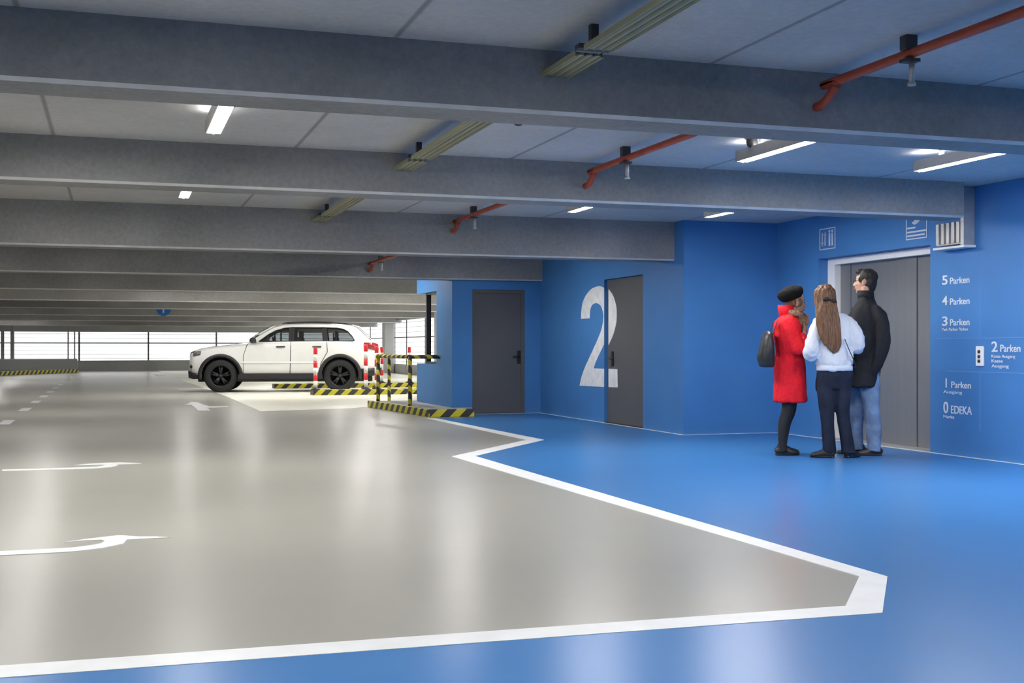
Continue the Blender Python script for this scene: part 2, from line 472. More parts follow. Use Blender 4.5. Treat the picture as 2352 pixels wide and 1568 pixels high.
# lift
d = B()
for (y0, y1, x) in ((12.60, 12.81, 8.46), (11.66, 12.60, 8.475), (11.33, 11.66, 8.46), (10.83, 11.33, 8.475)):
    box(d, x, x + .03, y0 + .003, y1 - .003, .012, 2.13)
d3 = struct('door_3', d, 'lift', label='grey steel lift doors in a white frame')
bm = B(); box(bm, 8.38, 8.5, 12.81, 12.965, .005, 2.205); box(bm, 8.38, 8.5, 10.825, 12.81, 2.13, 2.205)
obj('lift_frame', bm, 'frame_white', d3)
bm = B(); box(bm, 8.26, 8.52, 10.83, 12.96, 0.0, .012); obj('threshold', bm, 'galv', d3)

# outer walls: side facade, far facade, and the walls the camera has behind and beside it
bm = B(); box(bm, 11.5, 11.7, 10, 60, 0, .40); box(bm, 11.5, 11.7, 10, 60, 2.26, H); box(bm, 8.6, 11.7, 10, 10.2, 0, H)
struct('wall_facade', bm, 'conc')
bm = B(); box(bm, -16, 11.7, 59.9, 60.15, 0, .5); box(bm, -16, 11.7, 59.6, 60.15, 1.83, H); struct('wall_far', bm, 'conc')
bm = B(); box(bm, -16.2, -16, -5, 60.2, 0, H); struct('wall_left', bm, 'conc')
bm = B(); box(bm, -16, 8.6, -5.2, -5, 0, H); struct('wall_rear', bm, 'conc')

def facade(name, pts_fn, length, z0, z1, posts, rails, label):
    t = thing(name, label, 'facade screen')
    b = B()
    n = int((z1 - z0) / .19)
    for i in range(n):
        z = z0 + (i + .5) * (z1 - z0) / n
        pts_fn(b, 0, length, z - .014, z + .014, .03)
    obj('slat', b, 'slat', t)
    for a in posts:
        b = B(); pts_fn(b, a - .04, a + .04, z0, z1, .0); obj('post', b, 'post', t)
    for z in rails:
        b = B(); pts_fn(b, 0, length, z - .025, z + .025, .012); obj('rail', b, 'post', t)
    return t
def far_fn(b, a0, a1, z0, z1, dy): box(b, -16 + a0, -16 + a1, 59.98 + dy, 60.02 + dy, z0, z1)
def side_fn(b, a0, a1, z0, z1, dx): box(b, 11.56 + dx, 11.60 + dx, 12 + a0, 12 + a1, z0, z1)
facade('facade_screen', far_fn, 27.5, .5, 1.83, [3.0, 6.0, 9.0, 11.6, 14.45, 17.55, 20.7, 23.8, 26.4], [1.31], 'bright slatted facade screen across the far end behind the car hood')
facade('facade_screen', side_fn, 47.9, .40, 2.26, [2, 5.2, 8.4, 11.6, 14.8, 18, 21.2, 24.4, 27.6, 30.8, 34, 37.2, 39.4, 41.9, 44.7], [1.53], 'bright slatted facade screen along the side behind the red and white bollards')
for i, (x, y) in enumerate(((11.25, 51.2), (11.25, 42.4), (11.25, 32), (-4.35, 58.6), (-4.75, 58.6))):
    bm = B(); w = .2 if x > 0 else .07; box(bm, x - w, x + w, y - w, y + w, 0, H); struct('column', bm, 'conc')
# parapet and posts at far left
bm = B(); box(bm, -9, -1.55, 57.2, 57.45, .10, .60, .02); struct('wall_parapet', bm, 'steel', label='low grey barrier wall at the far left')
for x in (-1.95, -1.68):
    bm = B(); box(bm, x - .03, x + .03, 57.5, 57.56, 0, 2.05)
    tag(obj('steel_post', bm, 'steel'), 'thin steel post at the end of the far low barrier, %s of the pair' % ('left one' if x < -1.8 else 'right one'), 'post')

# striped kerbs
def kerb(name, p0, p1, w, h, label):
    v = Vector(p1) - Vector(p0); L = v.length; a = math.atan2(v.y, v.x)
    bm = B(); box(bm, 0, L, 0, w, 0, h, .01)
    o = obj(name, bm, 'kerb', None, (p0[0], p0[1], 0), a); o['kind'] = 'structure'; o['label'] = label
    return o
bm = B(); prism(bm, [(4.60, 22.25), (4.88, 18.85), (5.5, 18.78), (5.5, 19.38), (5.68, 19.38), (5.68, 19.4), (5.34, 19.4), (5.34, 19.62), (8, 19.62), (8, 22.25)], 0, .115)
struct('kerb_island', bm, 'conc', label='raised concrete island under the blue booth wall')
kerb('kerb_edge', (4.49, 22.25), (4.78, 18.76), .1, .125, 'striped kerb edge along the left of the island')
kerb('kerb_edge', (4.79, 18.72), (5.51, 18.66), .12, .125, 'striped kerb edge across the near end of the island')
kerb('kerb_edge', (4.39, 28.03), (7.9, 28.03), .5, .125, 'striped kerb strip in front of the rear wheel')
kerb('kerb_edge', (4.10, 32.9), (9.4, 32.9), .5, .125, 'striped kerb strip behind the rear wheel')
kerb('kerb_edge', (-9.0, 42.5), (-1.48, 56.4), .3, .16, 'striped kerb edge at the far left')

# ------------------------------------------------------------------ ceiling fixtures
def tube_light(x, y0, label):
    t = thing('ceiling_light', label, 'ceiling light', (x, y0, 2.60), group='linear ceiling lights')
    b = B(); L = 1.5
    box(b, -.055, -.047, 0, L, -.010, .075); box(b, .047, .055, 0, L, -.010, .075)
    box(b, -.055, .055, 0, .008, -.010, .075); box(b, -.055, .055, L - .008, L, -.010, .075)
    box(b, -.047, .047, .008, L - .008, .03, .055)
    obj('housing', b, 'housing', t)
    b = B(); box(b, -.0465, .0465, .009, L - .009, .022, .029); box(b, -.0468, -.0455, .009, L - .009, -.009, .029); box(b, .0455, .0468, .009, L - .009, -.009, .029); obj('reflector', b, 'reflector', t)
    b = B(); cyl(b, (0, .012, .0), (0, L - .012, .0), .014, 12); obj('lamp_tube', b, 'lamp', t)
    b = B(); box(b, -.04, .04, .03, L - .03, .066, .072); obj('added_uplight', b, 'uplight', t)  # added glowing plate that lights the slab above
    for y in (.3, L - .3):
        b = B(); box(b, -.012, .012, y - .02, y + .02, .055, .14); obj('bracket', b, 'steel', t)
    return t
L0 = tube_light(.65, 7.05, 'bright linear ceiling light between the first two beams, alone on the left')
def more(x, y, label): return dup(L0, (x, y, 2.60), label=label)
more(4.74, 7.05, 'bright linear ceiling light right of the first red pipe, beside the small dark box')
more(6.40, 7.05, 'bright linear ceiling light farthest right, nearest the blue wall and concrete bracket')
more(.65, 10.83, 'short-looking white ceiling light peeping out under the second beam on the left')
more(4.74, 10.83, 'white ceiling light peeping out under the second beam, left of the blue return wall')
more(6.40, 10.83, 'white ceiling light under the second beam above the blue return wall')
for x, y in ((-1.1, 7.05), (-1.1, 10.83), (-1.1, 16.0), (4.74, 16.0), (-1.1, 21.0), (4.2, 20.8),
             (7.6, 6.65), (-4, 27), (3.0, 27), (5.6, 27), (1.6, 28.4), (6.4, 28.4), (3.2, 33), (6, 33), (9.2, 27), (9.2, 33), (4.74, 40), (8.6, 40), (-4, 40), (6, 47), (-4, 47), (-4, 53), (8, 53),  # adds a fixture at right for the people and a pair by the car
             (-1.1, 2.9), (1.6, 2.62), (6.4, 2.9)):  # unseen lights near the camera, added to brighten the foreground and first beam
    more(x, y, 'linear ceiling light out of view, in a set partly added for brightness')

def cable_tray(y0, y1, label):
    t = thing('cable_tray', label, 'cable tray', (2.29, y0, 2.60), group='yellowish cable trays')
    L = y1 - y0; gap = .28
    for a, b_ in ((0, L - .62), (L - .5, L)):
        b = B(); box(b, -.07, .07, a, b_, 0, .012)
        for x in (-.07, -.026, .018, .062): box(b, x, x + .008, a, b_, -.006, .012)
        obj('tray_floor', b, 'tray', t)
        b = B(); box(b, -.078, -.07, a, b_, -.008, .02); box(b, .07, .078, a, b_, -.008, .02); obj('tray_side', b, 'tray_side', t)
    for y in (L - .56, .5):
        b = B(); box(b, -.09, .09, y - .03, y + .03, .012, .035); box(b, -.02, .02, y - .02, y + .02, .035, .14)
        obj('hanger', b, 'dark', t)
cable_tray(2.56, 6.2, 'yellowish ribbed cable tray nearest the camera, ending on the first beam')
cable_tray(6.56, 9.87, 'yellowish cable tray between the first and second beams')
cable_tray(10.23, 14.22, 'yellowish cable tray between the second and third beams')
cable_tray(14.58, 19.3, 'yellowish cable tray hidden behind the third beam')

def sprinkler_pipe(y0, y1, label, z=2.645):
    t = thing('sprinkler_pipe', label, 'pipe', (3.93, y0, 0), group='red sprinkler pipes')
    L = y1 - y0
    b = B(); tube(b, [(0, 0, z, .026), (0, L - .32, z, .026), (0, L - .24, z - .012, .026), (0, L - .12, z - .085, .026), (0, L - .06, z - .108, .026), (0, L, z - .112, .026)], 14, 4)
    obj('pipe', b, 'pipe', t)
    b = B(); box(b, -.035, .035, L - .90, L - .84, z + .02, H, .004); obj('hanger', b, 'dark', t)
    b = B(); box(b, -.04, .04, L - .915, L - .845, z - .045, z - .028); obj('clamp', b, 'dark', t)
    b = B(); cyl(b, (0.012, L - .88, z - .028), (0.012, L - .88, z - .16), .015); cyl(b, (0.012, L - .88, z - .15), (0.012, L - .88, z - .165), .022); obj('sprinkler_head', b, 'galv', t)
sprinkler_pipe(2.56, 6.2, 'red sprinkler pipe at the top right, bending into the first beam')
sprinkler_pipe(6.56, 9.87, 'red sprinkler pipe between the first and second beams, bending into the second')
sprinkler_pipe(10.23, 14.22, 'red sprinkler pipe between the second and third beams, bending into the third')
sprinkler_pipe(14.58, 19.3, 'red sprinkler pipe of which only a stub shows under the third beam', 2.47)

def detector(x, y, s, h, label, z=H):
    t = thing('smoke_detector', label, 'detector', (x, y, z))
    b = B(); lathe(b, [(s, 0), (s, -h * .4), (s * .8, -h * .8), (s * .35, -h)], (0, 0, 0), 'z', 20); obj('body', b, 'dark', t)
    b = B(); lathe(b, [(s * 1.25, 0), (s * 1.25, -.008)], (0, 0, 0), 'z', 20); obj('base_ring', b, 'housing', t)
detector(4.70, 8.32, .045, .075, 'small dark box detector on the ceiling left of the linear light')
detector(2.78, 8.29, .03, .02, 'small dark disc on the ceiling right of the cable tray')
detector(4.45, 12.1, .04, .05, 'small dark detector under the second beam beside the white light')

# concrete and steel bracket where the second beam meets the right wall
t = thing('beam_bracket', 'grey fluted bracket holding the end of the second beam on the blue wall', 'bracket', (8.25, 10.10, 2.17))
b = B()
box(b, -.105, 0, .08, .48, 0, .222)
for i in range(5): box(b, -.128, -.105, .095 + i * .08, .14 + i * .08, .012, .222)
obj('corbel', b, 'galv', t)
b = B(); box(b, -.135, 0, .02, .07, -.02, .56, .004); obj('end_plate', b, 'galv', t)
b = B(); box(b, -.145, 0, .0, .49, -.045, -.021, .004); obj('base_plate', b, 'frame_white', t)

# round blue sign hanging far back
t = thing('hanging_sign', 'round blue sign with a white upright bar, hanging from the far ceiling', 'sign', (1.410, 37.8, 2.270))
b = B()
tube(b, [(0, 0, 0, .215), (0, .02, 0, .215)], 36, 1); obj('disc', b, 'sign_blue', t, flat=True)
b = B(); box(b, -.022, .022, -.004, 0, -.12, .12); prism(b, [(-.07, .06), (.07, .06), (0, .15)], -.004, 0, 'xzy'); obj('arrow', b, 'letter', t)
b = B(); cyl(b, (-.1, .01, .15), (-.1, .01, 0.47), .008); cyl(b, (.1, .01, .15), (.1, .01, 0.47), .008); obj('hanger', b, 'steel', t)

# ------------------------------------------------------------------ the big numeral (two pieces, split by the door reveal)
def numeral_mesh(polys, X):
    b = B()
    for poly in polys:
        vs = [b.verts.new((X, 17.55 - a, z)) for a, z in poly]
        f = b.faces.new(vs); r = bmesh.ops.extrude_face_region(b, geom=[f])
        for v in [e for e in r['geom'] if isinstance(e, bmesh.types.BMVert)]: v.co.x += .003
        bmesh.ops.recalc_face_normals(b, faces=b.faces[:])
    return b
NL = [(-0.02, 0.52), (0.04, 0.63), (0.17, 0.78), (0.36, 0.94), (0.63, 1.16), (0.83, 1.34), (0.92, 1.47), (0.94, 1.57), (0.92, 1.65), (0.85, 1.73), (0.73, 1.775), (0.59, 1.78), (0.48, 1.75), (0.42, 1.68), (0.4, 1.56), (0.04, 1.56), (0.055, 1.69), (0.12, 1.82), (0.25, 1.92), (0.45, 2.0), (0.66, 2.03), (0.82, 2.03), (0.968, 2.0), (0.968, 1.16), (0.83, 1.05), (0.65, 0.9), (0.56, 0.80), (0.968, 0.80), (0.968, 0.53)]
NR = [[(1.02, 1.98), (1.16, 1.90), (1.25, 1.81), (1.32, 1.68), (1.32, 1.51), (1.27, 1.40), (1.18, 1.28), (1.02, 1.15)], [(1.02, .80), (1.35, .80), (1.36, .535), (1.02, .53)]]
NL = catmull(NL[:15], 4) + catmull(NL[15:23], 4) + catmull(NL[23:27], 3) + NL[27:]
NR[0] = catmull(NR[0], 4)
num = thing('painted_numeral', 'large white painted numeral 2 across the blue wall and grey door', 'numeral', (6.9, 16.8, .5))
num.location = (0, 0, 0)
o = obj('wall_stroke', numeral_mesh([NL], 6.8965), 'numeral', num)
o = obj('door_stroke', numeral_mesh([NR[0], NR[1]], 6.9465), 'numeral', num)


# ------------------------------------------------------------------ wall signs
def letters(name, rows, Y, Z, label, parent=None):
    """rows: (text, along, up, size, width, bold) measured from (Y, Z); right along the wall is -Y"""
    t = thing(name, label, 'wall lettering', (8.25, Y, Z), group='floor directory lettering on the blue wall')
    for s, a, u, size, width, bold in rows:
        me = text_mesh(s, size, width, bold)
        for v in me.vertices: v.co = (-.001 - v.co.z - .002, -(v.co.x + a), v.co.y + u)
        nm = 'numeral' if len(s) == 1 else ('floor_name' if size > .06 else 'text_line')
        o = obj(nm, me, 'letter', t)
    return t
letters('floor_lettering', [('5', 0, 0, .135, .085, .002), ('Parken', .125, .0, .095, .30, .001)], 10.62, 1.775, 'white lettering 5 Parken, topmost on the blue wall right of the lift')
letters('floor_lettering', [('4', 0, 0, .135, .085, .002), ('Parken', .125, .0, .095, .30, .001)], 10.62, 1.56, 'white lettering 4 Parken, second from the top right of the lift')
letters('floor_lettering', [('3', 0, 0, .135, .085, .002), ('Parken', .125, .0, .095, .30, .001), ('Park Parken Parken', 0, -.055, .045, .40, 0)], 10.62, 1.345, 'white lettering 3 Parken with a small second line')
letters('floor_lettering', [('2', 0, 0, .145, .085, .002), ('Parken', .125, .0, .10, .275, .001), ('Kasse Ausgang', 0, -.06, .045, .33, 0), ('Kasse', 0, -.105, .045, .16, 0), ('Ausgang', 0, -.155, .045, .24, 0)], 9.87, 1.075, 'white lettering 2 Parken with three small lines beside the call panel')
letters('floor_lettering', [('1', 0.01, 0, .135, None, .002), ('Parken', .125, .0, .095, .30, .001), ('Ausgang', 0, -.06, .045, .29, 0)], 10.60, .70, 'white lettering 1 Parken, second from the bottom')
letters('floor_lettering', [('0', 0, 0, .165, .075, .002), ('EDEKA', .12, .0, .115, .32, .001), ('Markt', 0, -.055, .045, .17, 0)], 10.60, .435, 'white lettering of the ground floor, lowest on the blue wall')

b = B()
for z, y0, y1 in ((1.21, 10.72, 8.6), (.87, 10.55, 8.6)): box(b, 8.247, 8.25, y1, y0, z - .004, z + .004)
for z0, z1 in ((1.21, 1.92), (.28, .87)): box(b, 8.247, 8.25, 10.036, 10.044, z0, z1)
struct('trim_1', b, 'line_blue', label='thin pale lines dividing the directory on the blue wall')

t = thing('call_panel', 'white lift call panel with dark buttons on the blue wall', 'call panel', (8.25, 10.03, 1.03))
b = B(); box(b, -.02, 0, -.055, .055, -.10, .10, .006); obj('plate', b, 'frame_white', t)
for z in (.045, -.005, -.05):
    b = B(); cyl(b, (-.028, 0, z), (-.018, 0, z), .017); obj('button', b, 'dark', t)

def outlined(t, y0, y1, z0, z1, w=.012):
    b = B()
    for (a, c, d, e) in ((y0, y1, z0, z0 + w), (y0, y1, z1 - w, z1), (y0, y0 + w, z0, z1), (y1 - w, y1, z0, z1)): box(b, -.004, 0, a, c, d, e)
    obj('border', b, 'letter', t)
t = thing('lift_sign', 'square outlined lift pictogram on the blue wall above the left of the lift', 'sign', (8.25, 12.77, 2.44))
outlined(t, -.17, .17, -.13, .13)
b = B(); box(b, -.004, 0, -.06, -.03, -.09, .06); box(b, -.004, 0, -.12, -.09, -.09, .06); ball(b, (-.002, -.045, .085), .003, .018, .02); ball(b, (-.002, -.105, .085), .003, .018, .02); obj('figures', b, 'letter', t)
b = B()
for y, up in ((.05, 1), (.11, -1)):
    box(b, -.004, 0, y - .008, y + .008, -.08, .08)
    vs = [(y - .03, .04 * up), (y + .03, .04 * up), (y, .09 * up)]
    if up < 0: vs = vs[::-1]
    prism(b, vs, -.004, 0, 'yzx')
obj('arrows', b, 'letter', t)
t = thing('notice_sign', 'outlined notice with a white hand shape and text above the lift doors', 'sign', (8.25, 11.05, 2.42))
outlined(t, -.18, .18, -.13, .13)
b = B(); ball(b, (-.003, -.01, .07), .004, .075, .03, Matrix.Rotation(R(-25), 3, 'X')); box(b, -.005, 0, .02, .07, .04, .06); obj('pictogram', b, 'letter', t)
b = B()
for z, y0, y1 in ((.0, .02, .165), (-.045, -.165, .165), (-.085, -.14, .165)): box(b, -.004, 0, y0, y1, z - .012, z + .006)
obj('text_line', b, 'letter', t)

# ------------------------------------------------------------------ bollards and railing
def bollard(x, y, z, h, label):
    t = thing('bollard', label, 'bollard', (x, y, z), group='red and white delineator posts')
    b = B(); lathe(b, [(.11, 0), (.11, .015), (.06, .035), (.05, .05)], (0, 0, 0), 'z', 24); obj('base', b, 'black', t)
    b = B(); n = 6; s = (h - .05) / n; r = .047
    for i in range(n):
        z0, z1 = .05 + i * s, .05 + (i + 1) * s
        prof = [(r, z0), (r, z1)] if i < n - 1 else [(r, z0), (r, z1 - .02), (r * .7, z1)]
        lathe(b, prof, (0, 0, 0), 'z', 24, mi=(i + 1) % 2 if False else (0 if i % 2 == 1 else 1))
    obj('post', b, ['red', 'bwhite'], t)
for a in ((4.47, 28.25, .125, .98, 'red and white striped delineator post standing before the car door'),
          (5.66, 28.25, .125, 1.06, 'red and white striped delineator post beside the tail lamp of the car'),
          (5.92, 28.25, .125, 1.02, 'red and white striped delineator post between the tail lamp and the next post'),
          (7.08, 33.1, .125, 1.0, 'red and white striped delineator post farther back, just left of the yellow railing post'),
          (7.87, 33.1, .125, 1.0, 'red and white striped delineator post seen through the yellow railing by the booth')): bollard(*a)


t = thing('railing', 'yellow and black striped tube railing on the kerb island by the blue booth', 'railing', (4.62, 21.9, .125))
A_, B_, C_ = (0, 0, 0), (.80, 2.7, 0), (.19, -1.72, 0)
h = .83
for p, dz in ((A_, -.005), (B_, -.125), (C_, -.005)):
    b = B(); cyl(b, (p[0], p[1], dz), (p[0], p[1], h), .035, 14); obj('post', b, 'rail', t)
b = B(); tube(b, [(*B_[:2], h, .035), (.03, .1, h, .035), (0, 0, h, .035), (.02, -.15, h, .035), (*C_[:2], h, .035)], 14, 3); obj('top_rail', b, 'rail', t)
b = B(); cyl(b, (*C_[:2], h), (.72, -1.72, h), .035, 14); obj('top_rail', b, 'rail', t)

# ------------------------------------------------------------------ the white car (x: nose to tail, y: near side negative)
M['car'] = mat('white car paint', (.82, .82, .80), .28, coat=.6, vary=.015)
M['tyre'] = mat('tyre rubber', (.010, .010, .011), .8)
M['rim'] = mat('dark alloy', (.03, .03, .035), .35, metal=.7)
M['car_glass'] = glass('tinted side glass', (.62, .64, .64), .07)
M['dark_glass'] = mat('dark windscreen glass', (.02, .022, .025), .06, coat=.5)
M['tail_red'] = mat('tail lamp red', (.30, .012, .018), .2, coat=.5)
M['head_glass'] = mat('headlamp glass', (.13, .135, .14), .1, coat=.6)
M['chrome'] = mat('chrome', (.6, .6, .6), .12, metal=1)
M['cabin'] = mat('dark cabin trim', (.03, .03, .032), .8)

CA, SA = math.cos(-R(11)), math.sin(-R(11))
CAR_AT = (2.52 - (.87 * CA + .8 * SA), 30.7 - (.87 * SA - .8 * CA), 0)      # its near front wheel stands at (2.52, 30.7)
car = thing('car', 'white four-door off-road car with black wheels and black lower trim, parked across the lane', 'car', CAR_AT, -R(11))

def loft_x(bm, rows):
    vr = [[bm.verts.new(p) for p in row] for row in rows]
    n = len(vr[0]); fs = []
    for a, b in zip(vr, vr[1:]):
        for j in range(n): fs.append(bm.faces.new((a[j], a[(j + 1) % n], b[(j + 1) % n], b[j])))
    fs.append(bm.faces.new(vr[0][::-1])); fs.append(bm.faces.new(vr[-1]))
    bmesh.ops.recalc_face_normals(bm, faces=fs)
    for f in fs: f.smooth = True

def lower_row(x, w, zb, zt, cr):
    h = [(0, zb), (.80, zb), (.93, zb + .035), (.985, zb + .12), (1.0, zb + .30), (.995, zt - .32), (.985, zt - .14), (.965, zt - .05), (.91, zt - .008), (.80, zt + cr * .4), (.4, zt + cr), (0, zt + cr)]
    right = [(x, a * w, z) for a, z in h]
    left = [(x, -a * w, z) for a, z in h[1:-1]][::-1]
    return right + left
ST = [(.08, .60, .52, .93, .01), (.11, .74, .46, .97, .015), (.17, .83, .42, 1.01, .02), (.28, .89, .38, 1.045, .03), (.5, .935, .36, 1.085, .035), (.87, .955, .36, 1.125, .04), (1.2, .96, .36, 1.165, .04),
      (1.5, .965, .36, 1.215, .03), (1.8, .965, .36, 1.235, .01), (2.5, .965, .36, 1.245, 0), (3.3, .965, .36, 1.255, 0), (3.9, .96, .36, 1.262, 0), (4.3, .945, .37, 1.262, 0), (4.56, .91, .40, 1.25, 0), (4.70, .86, .44, 1.22, 0), (4.78, .78, .48, 1.12, 0), (4.80, .70, .52, 1.0, 0)]
bm = B(); loft_x(bm, [lower_row(*s) for s in catmull(ST, 3)])
def arches(ob):
    ex = []
    for ax in (.87, 3.79):
        for s in (-1, 1):
            b = B(); cyl(b, (ax, s * .55, .42), (ax, s * 1.2, .42), .475, 48)
            me = mesh_from(b, 'cut'); c = bpy.data.objects.new('cut', me); COL.objects.link(c); c.hide_render = True
            m = ob.modifiers.new('b', 'BOOLEAN'); m.operation = 'DIFFERENCE'; m.solver = 'EXACT'; m.object = c; ex.append(c)
    return ex
me = applied(bm, arches, 'body')
for p in me.polygons: p.use_smooth = True
body = obj('body', me, 'car', car)
me.set_sharp_from_angle(angle=R(35))

# greenhouse: outer shell minus cabin, minus the side windows
def green_row(x, wb, wt, zb, zt, r=.07):
    h = [(0, zb), (wb, zb), (wb - (wb - wt) * .25, zb + (zt - zb) * .25), (wb - (wb - wt) * .62, zb + (zt - zb) * .62), (wt, max(zb + .005, zt - r)), (wt - .03, max(zb + .01, zt - r * .4)), (wt - .10, zt - r * .05), (wt * .5, zt + .012 if zt - zb > .2 else zt), (0, zt + .018 if zt - zb > .2 else zt)]
    return [(x, a, z) for a, z in h] + [(x, -a, z) for a, z in h[1:-1]][::-1]
GR = [(1.46, .80, .78, 1.20, 1.215), (1.62, .86, .79, 1.2, 1.31), (1.85, .90, .765, 1.2, 1.46), (2.10, .915, .735, 1.2, 1.60), (2.25, .92, .715, 1.2, 1.655), (2.45, .925, .70, 1.2, 1.69), (2.9, .925, .70, 1.2, 1.71), (3.5, .925, .70, 1.2, 1.705), (3.9, .92, .70, 1.2, 1.685), (4.12, .91, .69, 1.2, 1.655), (4.22, .905, .69, 1.2, 1.615), (4.40, .89, .71, 1.2, 1.45), (4.60, .86, .76, 1.2, 1.26)]
bm = B(); loft_x(bm, [green_row(*g) for g in catmull(GR, 3)])
INR = [(1.72, .80, .72, 1.10, 1.28), (2.05, .86, .68, 1.10, 1.51), (2.3, .87, .655, 1.10, 1.62), (2.9, .875, .645, 1.10, 1.655), (3.9, .87, .645, 1.10, 1.63), (4.12, .86, .64, 1.10, 1.59), (4.4, .84, .66, 1.10, 1.36)]
DLO = [(1.80, 1.262), (2.02, 1.43), (2.20, 1.53), (2.40, 1.592), (2.6, 1.612), (3.35, 1.612), (3.70, 1.60), (3.86, 1.575), (3.98, 1.51), (4.08, 1.40), (4.15, 1.285), (4.10, 1.275)]
def hollow(ob):
    ex = []
    b = B(); loft_x(b, [green_row(*g) for g in INR])
    b2 = B(); prism(b2, DLO, -1.3, 1.3, 'xzy')
    for q in (b, b2):
        me = mesh_from(q, 'cut'); c = bpy.data.objects.new('cut', me); COL.objects.link(c); c.hide_render = True
        m = ob.modifiers.new('b', 'BOOLEAN'); m.operation = 'DIFFERENCE'; m.solver = 'EXACT'; m.object = c; ex.append(c)
    return ex
me = applied(bm, hollow, 'cabin')
for p in me.polygons: p.use_smooth = True
obj('cabin_shell', me, 'car', car); me.set_sharp_from_angle(angle=R(35))

def side_y(z): return .922 - (.922 - .70) * (z - 1.2) / .47       # tumblehome of the cabin side
def side_panel(bm, poly, off, th, s):
    out = [bm.verts.new((x, s * (side_y(z) + off), z)) for x, z in poly]; inn = [bm.verts.new((x, s * (side_y(z) + off - th), z)) for x, z in poly]
    fs = [bm.faces.new(out), bm.faces.new(inn[::-1])]; n = len(poly)
    for i in range(n): fs.append(bm.faces.new((out[i], inn[i], inn[(i + 1) % n], out[(i + 1) % n])))
    bmesh.ops.recalc_face_normals(bm, faces=fs)
FRONT_W = [(1.80, 1.262), (2.02, 1.43), (2.20, 1.53), (2.40, 1.592), (2.53, 1.606), (2.53, 1.262)]
REAR_W = [(2.65, 1.262), (2.65, 1.612), (3.35, 1.612), (3.37, 1.262)]
QUART = [(3.46, 1.262), (3.44, 1.61), (3.70, 1.60), (3.86, 1.575), (3.98, 1.51), (4.08, 1.40), (4.14, 1.29), (4.10, 1.27)]
for s in (-1, 1):
    for nm, poly in (('front_window', FRONT_W), ('rear_window', REAR_W), ('quarter_window', QUART)):
        b = B(); side_panel(b, poly, -.018, .005, s); obj(nm, b, 'car_glass', car, flat=True)
    b = B(); side_panel(b, [(2.52, 1.255), (2.52, 1.615), (2.66, 1.615), (2.66, 1.255)], -.004, .04, s); side_panel(b, [(3.36, 1.255), (3.33, 1.615), (3.45, 1.615), (3.49, 1.255)], -.004, .04, s)
    obj('pillar', b, 'black', car, flat=True)
    b = B()                                     # black window surround
    for (xa, za), (xb, zb) in zip(DLO, DLO[1:] + DLO[:1]):
        cyl(b, (xa, s * (side_y(za) - .004), za), (xb, s * (side_y(zb) - .004), zb), .013, 6)
    obj('window_trim', b, 'black', car)
    b = B(); side_panel(b, [(2.0, 1.275), (2.0, 1.38), (2.03, 1.41), (2.06, 1.275)], -.012, .02, s); obj('window_divider', b, 'black', car, flat=True)
# windscreen and tailgate glass lie on the shell
b = B()
fr = [(1.60, 1.315, .70), (1.83, 1.465, .685), (2.08, 1.605, .655), (2.17, 1.642, .63)]
for (x0, z0, w0), (x1, z1, w1) in zip(fr, fr[1:]):
    vs = [b.verts.new(p) for p in ((x0 - .02, -w0, z0 + .02), (x0 - .02, w0, z0 + .02), (x1 - .02, w1, z1 + .02), (x1 - .02, -w1, z1 + .02))]; b.faces.new(vs)
bmesh.ops.remove_doubles(b, verts=b.verts[:], dist=1e-4); bmesh.ops.solidify(b, geom=b.faces[:], thickness=.012); obj('windscreen', b, 'dark_glass', car)
b = B()
rr = [(4.25, 1.60, .62), (4.42, 1.445, .66), (4.57, 1.30, .70)]
for (x0, z0, w0), (x1, z1, w1) in zip(rr, rr[1:]):
    vs = [b.verts.new(p) for p in ((x0 + .012, -w0, z0 + .012), (x0 + .012, w0, z0 + .012), (x1 + .012, w1, z1 + .012), (x1 + .012, -w1, z1 + .012))]; b.faces.new(vs)
bmesh.ops.remove_doubles(b, verts=b.verts[:], dist=1e-4); bmesh.ops.solidify(b, geom=b.faces[:], thickness=.012); obj('tailgate_glass', b, 'dark_glass', car)
b = B(); prism(b, [(4.08, 1.672), (4.30, 1.612), (4.36, 1.60), (4.30, 1.64), (4.10, 1.69)], -.62, .62, 'xzy'); obj('roof_spoiler', b, 'car', car)
for s in (-1, 1):
    b = B(); tube(b, [(2.35, s * .60, 1.70, .012), (2.5, s * .61, 1.735, .016), (3.2, s * .61, 1.75, .016), (3.85, s * .60, 1.725, .016), (4.0, s * .59, 1.69, .012)], 8, 4); obj('roof_rail', b, 'black', car)
